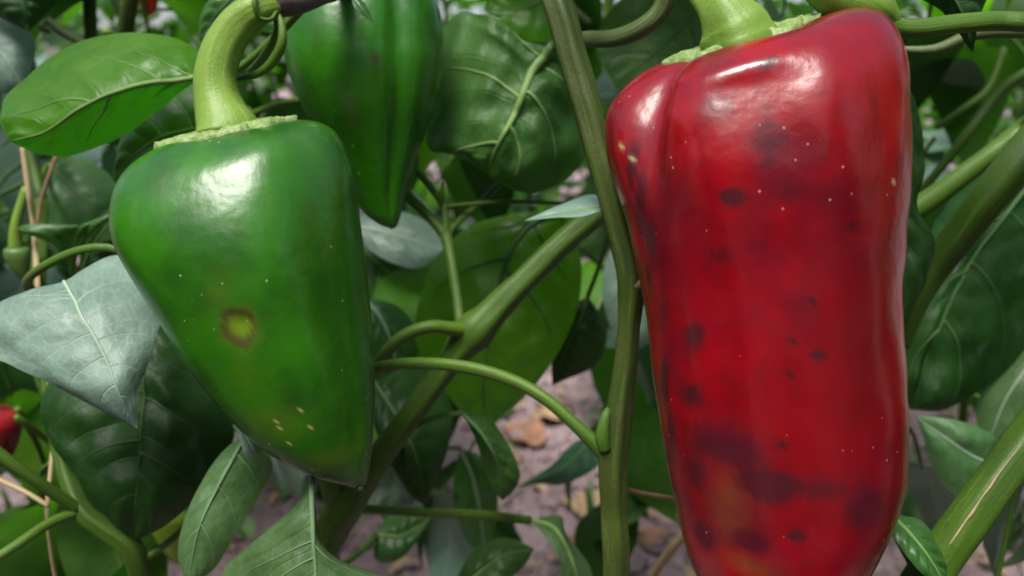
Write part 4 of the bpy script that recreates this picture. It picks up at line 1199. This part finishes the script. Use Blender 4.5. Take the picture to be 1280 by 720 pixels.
def back_plant(x, y, height, nleaf, seed, label, spread=0.13, keep=None):
    rng = random.Random(seed)
    gz = ground_h(x, y)
    root = empty('pepper_plant', (x, y, gz))
    tag(root, label, 'plant', 'pepper plants')
    o3 = Vector((x, y, gz))
    fork = o3 + Vector((rng.uniform(-.02, .02), rng.uniform(-.02, .02), height * 0.42))
    link('main_stem', tube_mesh('main_stem', [o3 - Vector((0, 0, 0.03)), o3.lerp(fork, 0.5) + Vector((0.006, 0, 0)), fork], [0.006, 0.005, 0.0048], seg=12, ridges=5, ridge_amp=0.06), M['stem_green'], root)
    tips = []
    nb = 4
    for b in range(nb):
        a = 2 * math.pi * (b + rng.random() * 0.7) / nb
        e = o3 + Vector((math.cos(a) * spread, math.sin(a) * spread, height * rng.uniform(0.85, 1.05)))
        mid = fork.lerp(e, 0.5) + Vector((math.cos(a) * 0.02, math.sin(a) * 0.02, -0.01))
        link('branch', tube_mesh('branch', [fork, mid, e], [0.004, 0.0032, 0.0018], seg=10, ridges=4, ridge_amp=0.06), M['stem_green'], root)
        tips.append((fork, mid, e, a))
    k = 0
    for i in range(nleaf):
        f, mid, e, a = tips[i % nb]
        t = rng.uniform(0.02, 1.0)
        p = (f * (1 - t) ** 2 + mid * (2 * t * (1 - t)) + e * t * t)
        if rng.random() < 0.16:
            p = o3.lerp(fork, rng.uniform(0.45, 1.0))
        az = a + rng.gauss(0, 1.3)
        sc = rng.uniform(0.65, 1.15)
        mat = mats_cycle[rng.randrange(len(mats_cycle))]
        me = leaf_meshes[(mat, rng.randrange(3))]
        lf = bpy.data.objects.new('leaf', me)
        COL.objects.link(lf)
        lf.parent = root
        d = Vector((math.cos(az), math.sin(az), 0))
        lf.location = p + d * 0.05 * sc - o3 + Vector((0, 0, 0.008))
        lf.rotation_euler = (rng.uniform(-0.5, 0.35), rng.uniform(-0.5, 0.5), az - math.pi / 2)
        lf.scale = (sc, sc, sc)
        pe = bpy.data.objects.new('petiole', pet_mesh)
        COL.objects.link(pe)
        pe.parent = lf
    return root


back_plant(-0.46, 0.74, 0.50, 64, 21, 'leafy pepper plant close behind the left edge leaves', 0.10)
back_plant(-0.24, 0.88, 0.48, 60, 2, 'leafy pepper plant behind the green peppers, seen between the left leaves', 0.10)
back_plant(-0.62, 1.08, 0.56, 80, 1, 'leafy pepper plant behind the left leaves, near the orange-red fruit')
back_plant(-0.02, 1.40, 0.54, 80, 3, 'blurred pepper plant seen past the forked twig between the peppers')
back_plant(0.18, 1.02, 0.50, 46, 12, 'pepper plant behind the ridged stem beside the red pepper', 0.09)
back_plant(0.36, 1.05, 0.55, 64, 4, 'pepper plant hidden mostly behind the red pepper')
back_plant(0.48, 0.80, 0.52, 60, 5, 'leafy pepper plant close behind the slanting stems at the right edge', 0.10)
back_plant(0.74, 1.10, 0.58, 80, 6, 'blurred pepper plant in the upper right corner')
back_plant(-1.00, 1.40, 0.62, 70, 7, 'distant blurred pepper plant in the upper left corner')
back_plant(-0.30, 1.80, 0.66, 80, 8, 'far pepper plant of the next row, left of centre', 0.2)
back_plant(0.25, 1.80, 0.66, 80, 9, 'far pepper plant of the next row, right of centre', 0.2)


def crop_row(name, label, y0, x0, x1, h, n, seed, depth=0.22):
    """a whole row of crop read as one leafy mass: countless curved leaves on short stalks"""
    rng = random.Random(seed)
    verts, faces, uv, ph = [], [], [], []
    for i in range(n):
        x = rng.uniform(x0, x1); z = h * rng.random() ** 0.8
        y = y0 + rng.gauss(0, depth * 0.5)
        z *= 0.8 + 0.35 * mnoise.noise(Vector((x * 2.3, y0, seed)))
        L = rng.uniform(0.06, 0.12); w = L * 0.27
        az = rng.uniform(0, 6.283); el = rng.uniform(-1.2, 0.3)
        d = Vector((math.cos(az), math.sin(az), 0)); sd = Vector((-d.y, d.x, rng.uniform(-.5, .5)))
        b = Vector((x, y, max(z, 0.03)))
        k = len(verts)
        for (u, ww) in ((0, .05), (.3, 1), (.65, .8), (1, .03)):
            c = b + d * (L * u * math.cos(el * u)) + Vector((0, 0, 1)) * (L * u * math.sin(el) * (0.4 + 0.6 * u))
            for v in (-1, 0, 1):
                verts.append(c + sd * (v * w * ww) + Vector((0, 0, 0.25 * w * abs(v) * ww)))
                uv.append((u, v * .5 + .5)); ph.append((v * w * ww, u * L))
        for r in range(3):
            for c in range(2):
                q = k + r * 3 + c
                faces.append((q, q + 1, q + 4, q + 3))
    me = mesh(name, verts, faces)
    add_uv(me, 'UVMap', uv); add_uv(me, 'phys', ph)
    o = link(name, me, M['leaf_back'])
    tag(o, label, 'foliage', kind='stuff')


crop_row('far_foliage', 'dense green foliage of the far crop rows filling the background', 2.45, -2.6, 2.6, 0.95, 5200, 3, 0.35)
crop_row('added_foliage', 'unseen foliage added on the left to darken side reflections', 0.28, -2.2, -0.52, 1.0, 2600, 5, 0.2)  # out of view, added to darken what the peppers mirror sideways
crop_row('added_foliage', 'unseen foliage added on the right to darken side reflections', 0.28, 0.52, 2.2, 1.0, 2600, 6, 0.2)  # same added leaf mass on the other side, out of view
crop_row('added_foliage', 'unseen foliage added behind the camera to darken the pepper reflections', -0.55, -1.9, 1.9, 1.2, 7000, 4, 0.25)  # leaf mass behind the camera, added and sized to block frontal sky light


def crown_leaves(root, n, px0, px1, py0, py1, d0, d1, seed):
    """leaves of the plant's crown above the fruit"""
    rng = random.Random(seed)
    for i in range(n):
        mat = mats_cycle[rng.randrange(len(mats_cycle))]
        lf = bpy.data.objects.new('leaf', leaf_meshes[(mat, rng.randrange(3))])
        COL.objects.link(lf)
        lf.parent = root
        lf.location = P(rng.uniform(px0, px1), rng.uniform(py0, py1), rng.uniform(d0, d1)) - root.location
        sc = rng.uniform(0.7, 1.1)
        lf.scale = (sc, sc, sc)
        lf.rotation_euler = (rng.uniform(-0.6, 0.2), rng.uniform(-0.5, 0.5), rng.uniform(0, 6.28))
        pe = bpy.data.objects.new('petiole', pet_mesh)
        COL.objects.link(pe)
        pe.parent = lf


crown_leaves(plantA, 14, 600, 900, -330, -130, 0.34, 0.52, 31)
crown_leaves(plantB, 16, 200, 640, -330, -150, 0.36, 0.54, 32)
crown_leaves(plantC, 12, -160, 220, -300, -120, 0.36, 0.54, 33)
crown_leaves(plantD, 16, 900, 1450, -330, -120, 0.34, 0.52, 34)
def inner_leaves(root, n, px0, px1, py0, py1, d0, d1, seed, avoid=None):
    """leaves hanging inside the crown, between the fruit and the next plants"""
    rng = random.Random(seed)
    for i in range(n):
        mat = ['back_dark', 'leaf_back', 'back_dark', 'leaf_back', 'back_pale', 'back_bright'][rng.randrange(6)]
        px, py = rng.uniform(px0, px1), rng.uniform(py0, py1)
        lf = bpy.data.objects.new('leaf', leaf_meshes[(mat, rng.randrange(3))])
        COL.objects.link(lf)
        lf.parent = root
        lf.location = P(px, py, rng.uniform(d0, d1)) - root.location
        sc = rng.uniform(0.75, 1.15)
        lf.scale = (sc, sc, sc)
        lf.rotation_euler = (rng.uniform(-1.5, -0.3), rng.uniform(-0.4, 0.4), rng.uniform(0, 6.28))
        pe = bpy.data.objects.new('petiole', pet_mesh)
        COL.objects.link(pe)
        pe.parent = lf


inner_leaves(plantC, 30, -80, 220, -30, 360, 0.46, 0.66, 51)
inner_leaves(plantC, 8, -60, 180, 430, 600, 0.42, 0.6, 55)
inner_leaves(plantB, 14, 330, 640, -60, 190, 0.46, 0.62, 52)
inner_leaves(plantB, 7, 420, 560, 330, 520, 0.48, 0.6, 56)
inner_leaves(plantA, 16, 640, 980, -70, 130, 0.46, 0.62, 53)
inner_leaves(plantA, 6, 740, 860, 180, 520, 0.48, 0.66, 57)
inner_leaves(plantD, 18, 1080, 1380, -60, 330, 0.46, 0.68, 54)
inner_leaves(plantC, 9, 30, 230, 590, 700, 0.40, 0.52, 61)
inner_leaves(plantB, 7, 430, 600, 540, 640, 0.50, 0.70, 62)
inner_leaves(plantA, 6, 790, 860, 430, 640, 0.46, 0.66, 63)
inner_leaves(plantD, 8, 1100, 1360, 420, 640, 0.44, 0.62, 58)
tube('branch', [(672, -60, 0.285, 36), (690, -150, 0.33, 28), (740, -240, 0.40, 22), (760, -320, 0.45, 16)], M['stem'], plantA)
tube('branch', [(440, -75, 0.345, 26), (420, -160, 0.38, 22), (400, -260, 0.44, 18), (380, -330, 0.48, 14)], M['stem_green'], plantB)
tube('branch', [(30, -40, 0.36, 12), (20, -120, 0.40, 12), (40, -220, 0.45, 10), (50, -300, 0.50, 9)], M['stem_green'], plantC)
tube('branch', [(1420, 40, 0.29, 46), (1350, -80, 0.34, 30), (1260, -200, 0.40, 24), (1180, -320, 0.46, 18)], M['stem_green'], plantD)


# ------------------------------------------------------------------ small fruits, straws, litter, weeds
def small_pepper(px, py, d, half, length, mat, label, lean=0.1):
    top = P(px, py, d)
    root = empty('small_pepper', top)
    tag(root, label, 'pepper', 'small background peppers')
    s = d / FPX
    prof = [(0, 0.15), (0.02, 0.6), (0.08, 0.92), (0.25, 1.0), (0.5, 0.86), (0.75, 0.6), (0.92, 0.32), (0.985, 0.12), (1.0, 0.01)]
    seg = 28
    verts, faces = [], []
    tab = interp_rows([(a, b) for a, b in prof], 30)
    for t, r in tab:
        for k in range(seg):
            a = 2 * math.pi * k / seg
            rr = half * s * max(r, 0.005) * (1 + 0.05 * math.cos(3 * a + 1))
            verts.append(top + Vector((math.cos(a) * rr + lean * t * length * s, math.sin(a) * rr, -t * length * s)))
    for i in range(29):
        for k in range(seg):
            k2 = (k + 1) % seg
            faces.append((i * seg + k, (i + 1) * seg + k, (i + 1) * seg + k2, i * seg + k2))
    link('body', mesh('body', verts, faces), M[mat], root)
    link('stalk', tube_mesh('stalk', [top + Vector((0, 0, -0.002)), top + Vector((0.002, 0, 0.012)), top + Vector((0.008, 0.004, 0.03))], [0.004, 0.0026, 0.0024], seg=10), M['stalk'], root)
    return root


small_pepper(182, -14, 0.55, 14, 32, 'small_orange', 'small orange-red pepper at the top edge, above the backlit leaf')
small_pepper(-22, 516, 0.40, 40, 74, 'small_red', 'dark red pepper in shadow at the left edge below the pale leaf')
small_pepper(212, 640, 0.40, 24, 75, 'small_yellow', 'yellow-green pepper low down between the dark leaf and the lower leaf')
small_pepper(20, 308, 0.42, 15, 45, 'small_green', 'tiny pale green pepper by the thin stalks at the left edge')


def straw(spec, mat, label):
    pts = [P(a, b, d) for a, b, d, w in spec]; rad = [w * .5 * d / FPX for a, b, d, w in spec]
    o = empty('straw', pts[0])
    o2 = link('straw', tube_mesh('straw', pts, rad, seg=8, n=40), M[mat], None)
    bpy.data.objects.remove(o)
    o2.name = 'straw'
    tag(o2, label, 'straw', 'dry straws')


straw([(28, 185, 0.37, 6), (36, 240, 0.37, 7), (43, 290, 0.375, 7), (48, 372, 0.365, 6)], 'straw', 'pale dry straw hanging below the backlit leaf at the left')
straw([(70, 195, 0.385, 5), (52, 250, 0.382, 5), (44, 320, 0.38, 6), (50, 372, 0.362, 6)], 'straw_brown', 'brown dry straw crossing the pale one at the left')
straw([(84, 450, 0.345, 4), (70, 530, 0.345, 5), (63, 590, 0.34, 5), (59, 640, 0.335, 5), (64, 690, 0.34, 5), (76, 760, 0.35, 5)], 'straw', 'upright yellowish straw at the lower left')
straw([(-40, 580, 0.335, 6), (0, 600, 0.33, 6), (30, 614, 0.326, 6), (60, 632, 0.318, 6)], 'straw', 'short tan straw slanting in from the left edge')
straw([(776, 610, 0.292, 7), (800, 616, 0.30, 6), (835, 622, 0.31, 6), (880, 630, 0.33, 6)], 'straw_brown', 'short brown twig between the ridged stem and the red pepper')
straw([(860, 662, 0.36, 12), (838, 688, 0.37, 12), (815, 725, 0.40, 12), (800, 780, 0.45, 12)], 'straw', 'thick pale stalk low beside the red pepper')


def litter(x, y, size, rot, mat, label):
    verts, faces = [], []
    nu, nv = 12, 8
    rs = random.Random(int(x * 1000 + y * 77))
    ph = rs.random() * 9
    for i in range(nu):
        u = i / (nu - 1)
        w = size * 0.32 * math.sin(math.pi * (0.04 + 0.93 * u)) ** 0.8
        for j in range(nv):
            v = j / (nv - 1) * 2 - 1
            lx, ly = v * w * (1 + 0.15 * mnoise.noise(Vector((u * 5, ph, v)))), (u - .5) * size
            z = 0.35 * abs(v) ** 1.6 * w + 0.010 * mnoise.noise(Vector((lx * 60, ly * 60, ph))) + 0.010
            wx = x + lx * math.cos(rot) - ly * math.sin(rot); wy = y + lx * math.sin(rot) + ly * math.cos(rot)
            verts.append((wx, wy, ground_h(wx, wy) + z))
    for i in range(nu - 1):
        for j in range(nv - 1):
            a = i * nv + j
            faces.append((a, a + 1, a + nv + 1, a + nv))
    o = link('dry_leaf', mesh('dry_leaf', verts, faces), M[mat])
    tag(o, label, 'dry leaf', 'dry leaves on the soil')


def on_ground(px, py):
    ray = (P(px, py, 1.0) - CAM)
    t = -CAM.z / ray.z
    q = CAM + ray * t
    return q.x, q.y


for px, py, s, rot, mat, lab in [
        (655, 548, 0.085, 0.6, 'dry_leaf', 'curled brown leaf on the soil below the backlit leaf'),
        (690, 530, 0.07, 2.0, 'dry_leaf_tan', 'tan curled leaf on the soil, behind the brown one'),
        (735, 650, 0.06, 1.2, 'dry_leaf_tan', 'tan dry leaf on the soil just left of the ridged stem'),
        (705, 690, 0.05, 0.2, 'dry_leaf', 'brown dry leaf on the soil near the bottom edge'),
        (815, 690, 0.05, 2.6, 'dry_leaf', 'brown dry leaf on the soil between stem and red pepper'),
        (640, 585, 0.04, 2.9, 'dry_leaf', 'small reddish dry leaf on the soil near the narrow hanging leaf'),
        (555, 690, 0.03, 0.9, 'dry_leaf_tan', 'tiny tan leaf scrap on bare soil at the bottom'),
        (1245, 620, 0.06, 0.4, 'dry_leaf', 'brown dry leaf on the soil behind the right stem')]:
    gx_, gy_ = on_ground(px, py)
    litter(gx_, gy_, s, rot, mat, lab)


def weed(px, py, blades, h, label, seed, broad=0.006):
    x, y = on_ground(px, py)
    rng = random.Random(seed)
    root = empty('weed', (x, y, ground_h(x, y)))
    tag(root, label, 'weed', 'weeds on the soil')
    for b in range(blades):
        a = rng.uniform(0, 2 * math.pi)
        L = h * rng.uniform(0.6, 1.1)
        lean = rng.uniform(0.15, 0.8)
        n = 10
        verts, faces, uv = [], [], []
        for i in range(n):
            u = i / (n - 1)
            r = lean * L * u ** 1.6
            z = L * (u - 0.35 * lean * u * u)
            w = broad * (1 - u) ** 0.6 * min(1, 0.4 + 2 * u) + 0.0003
            for v in (-1, 0, 1):
                verts.append((x + math.cos(a) * r - math.sin(a) * v * w, y + math.sin(a) * r + math.cos(a) * v * w, root.location.z + z + abs(v) * w * 0.4))
        for i in range(n - 1):
            for j in range(2):
                k = i * 3 + j
                faces.append((k, k + 1, k + 4, k + 3))
        link('blade', mesh('blade', verts, faces), M['weed'], root)


weed(740, 690, 7, 0.09, 'small grassy weed on the soil left of the ridged stem', 1)
weed(815, 640, 9, 0.10, 'grassy weed between the ridged stem and the red pepper', 2)
weed(800, 560, 9, 0.10, 'weed tuft behind the ridged stem, further back', 3)
weed(610, 690, 4, 0.14, 'thin tall weed rising from bare soil at the bottom', 4, 0.005)
weed(1130, 690, 8, 0.10, 'grassy weed under the right edge of the red pepper', 5)
weed(1260, 700, 8, 0.09, 'grassy weed behind the thick right stem', 6)
weed(30, 700, 7, 0.08, 'small grassy weed at the bottom left corner', 7)
weed(110, 690, 7, 0.09, 'broad bladed weed under the dark left leaf', 8, 0.010)

# low ground-cover weeds no one could count
rng = random.Random(44)
verts, faces = [], []
for i in range(5200):
    a = rng.random()
    x = rng.uniform(-1.3, 1.4); y = rng.uniform(0.75, 2.6)
    if -0.16 < x < 0.10 and y < 1.35 and rng.random() < 0.94: continue
    if mnoise.noise(Vector((x * 4, y * 4, 5))) < -0.05: continue
    z = ground_h(x, y)
    s = rng.uniform(0.010, 0.034); t = rng.uniform(0, 6.28); el = rng.uniform(0.2, 1.1)
    d = Vector((math.cos(t) * math.cos(el), math.sin(t) * math.cos(el), math.sin(el)))
    w = Vector((-math.sin(t), math.cos(t), 0)) * s * 0.3
    b = Vector((x, y, z + rng.uniform(0, 0.02)))
    k = len(verts)
    verts += [b, b + d * s * 0.5 + w, b + d * s, b + d * s * 0.5 - w]
    faces.append((k, k + 1, k + 2, k + 3))
gc = link('ground_cover', mesh('ground_cover', verts, faces), M['weed'])
tag(gc, 'low scattered green ground cover between the plants', 'weeds', kind='stuff')

# dead straw and leaf scraps
verts, faces = [], []
for i in range(700):
    x = rng.gauss(0.0, 0.4); y = rng.uniform(0.68, 1.9)
    L = rng.uniform(0.012, 0.06); t = rng.uniform(0, 6.28); w = rng.choice([0.0008, 0.0012, 0.002, 0.006])
    d = Vector((math.cos(t), math.sin(t), 0)) * L; q = Vector((-math.sin(t), math.cos(t), 0)) * w
    b = Vector((x, y, ground_h(x, y) + 0.004)); c = Vector((x + d.x, y + d.y, ground_h(x + d.x, y + d.y) + 0.005))
    m_ = (b + c) / 2 + Vector((0, 0, 0.004 + w))
    k = len(verts)
    verts += [b + q * 0.4, b - q * 0.4, m_ + q, m_ - q, c + q * 0.3, c - q * 0.3]
    faces += [(k, k + 1, k + 3, k + 2), (k + 2, k + 3, k + 5, k + 4)]
dl = link('straw_scraps', mesh('straw_scraps', verts, faces), M['dry_leaf_tan'])
tag(dl, 'scattered scraps of dead straw and leaf on the soil', 'litter', kind='stuff')

# soil crumbs
me_v, me_f = [], []
for i in range(2600):
    x = rng.gauss(0.0, 0.35); y = rng.uniform(0.65, 1.6)
    s = rng.choice([0.003, 0.004, 0.005, 0.008, 0.016]) * rng.uniform(0.7, 1.3)
    z = ground_h(x, y) + s * 0.25
    k = len(me_v)
    for dx, dy, dz in ((1, 0, 0), (0, 1, 0), (-1, 0, 0), (0, -1, 0), (0, 0, .8), (0, 0, -.8)):
        j = rng.uniform(0.7, 1.2)
        me_v.append((x + dx * s * j + rng.uniform(-.2, .2) * s, y + dy * s * j + rng.uniform(-.2, .2) * s, z + dz * s * j))
    for a, b in ((0, 1), (1, 2), (2, 3), (3, 0)):
        me_f.append((k + a, k + b, k + 4)); me_f.append((k + b, k + a, k + 5))
cr = link('soil_crumbs', mesh('soil_crumbs', me_v, me_f), M['soil'], None, False)
tag(cr, 'loose crumbs of dry mauve soil scattered on the ground', 'soil', kind='stuff')
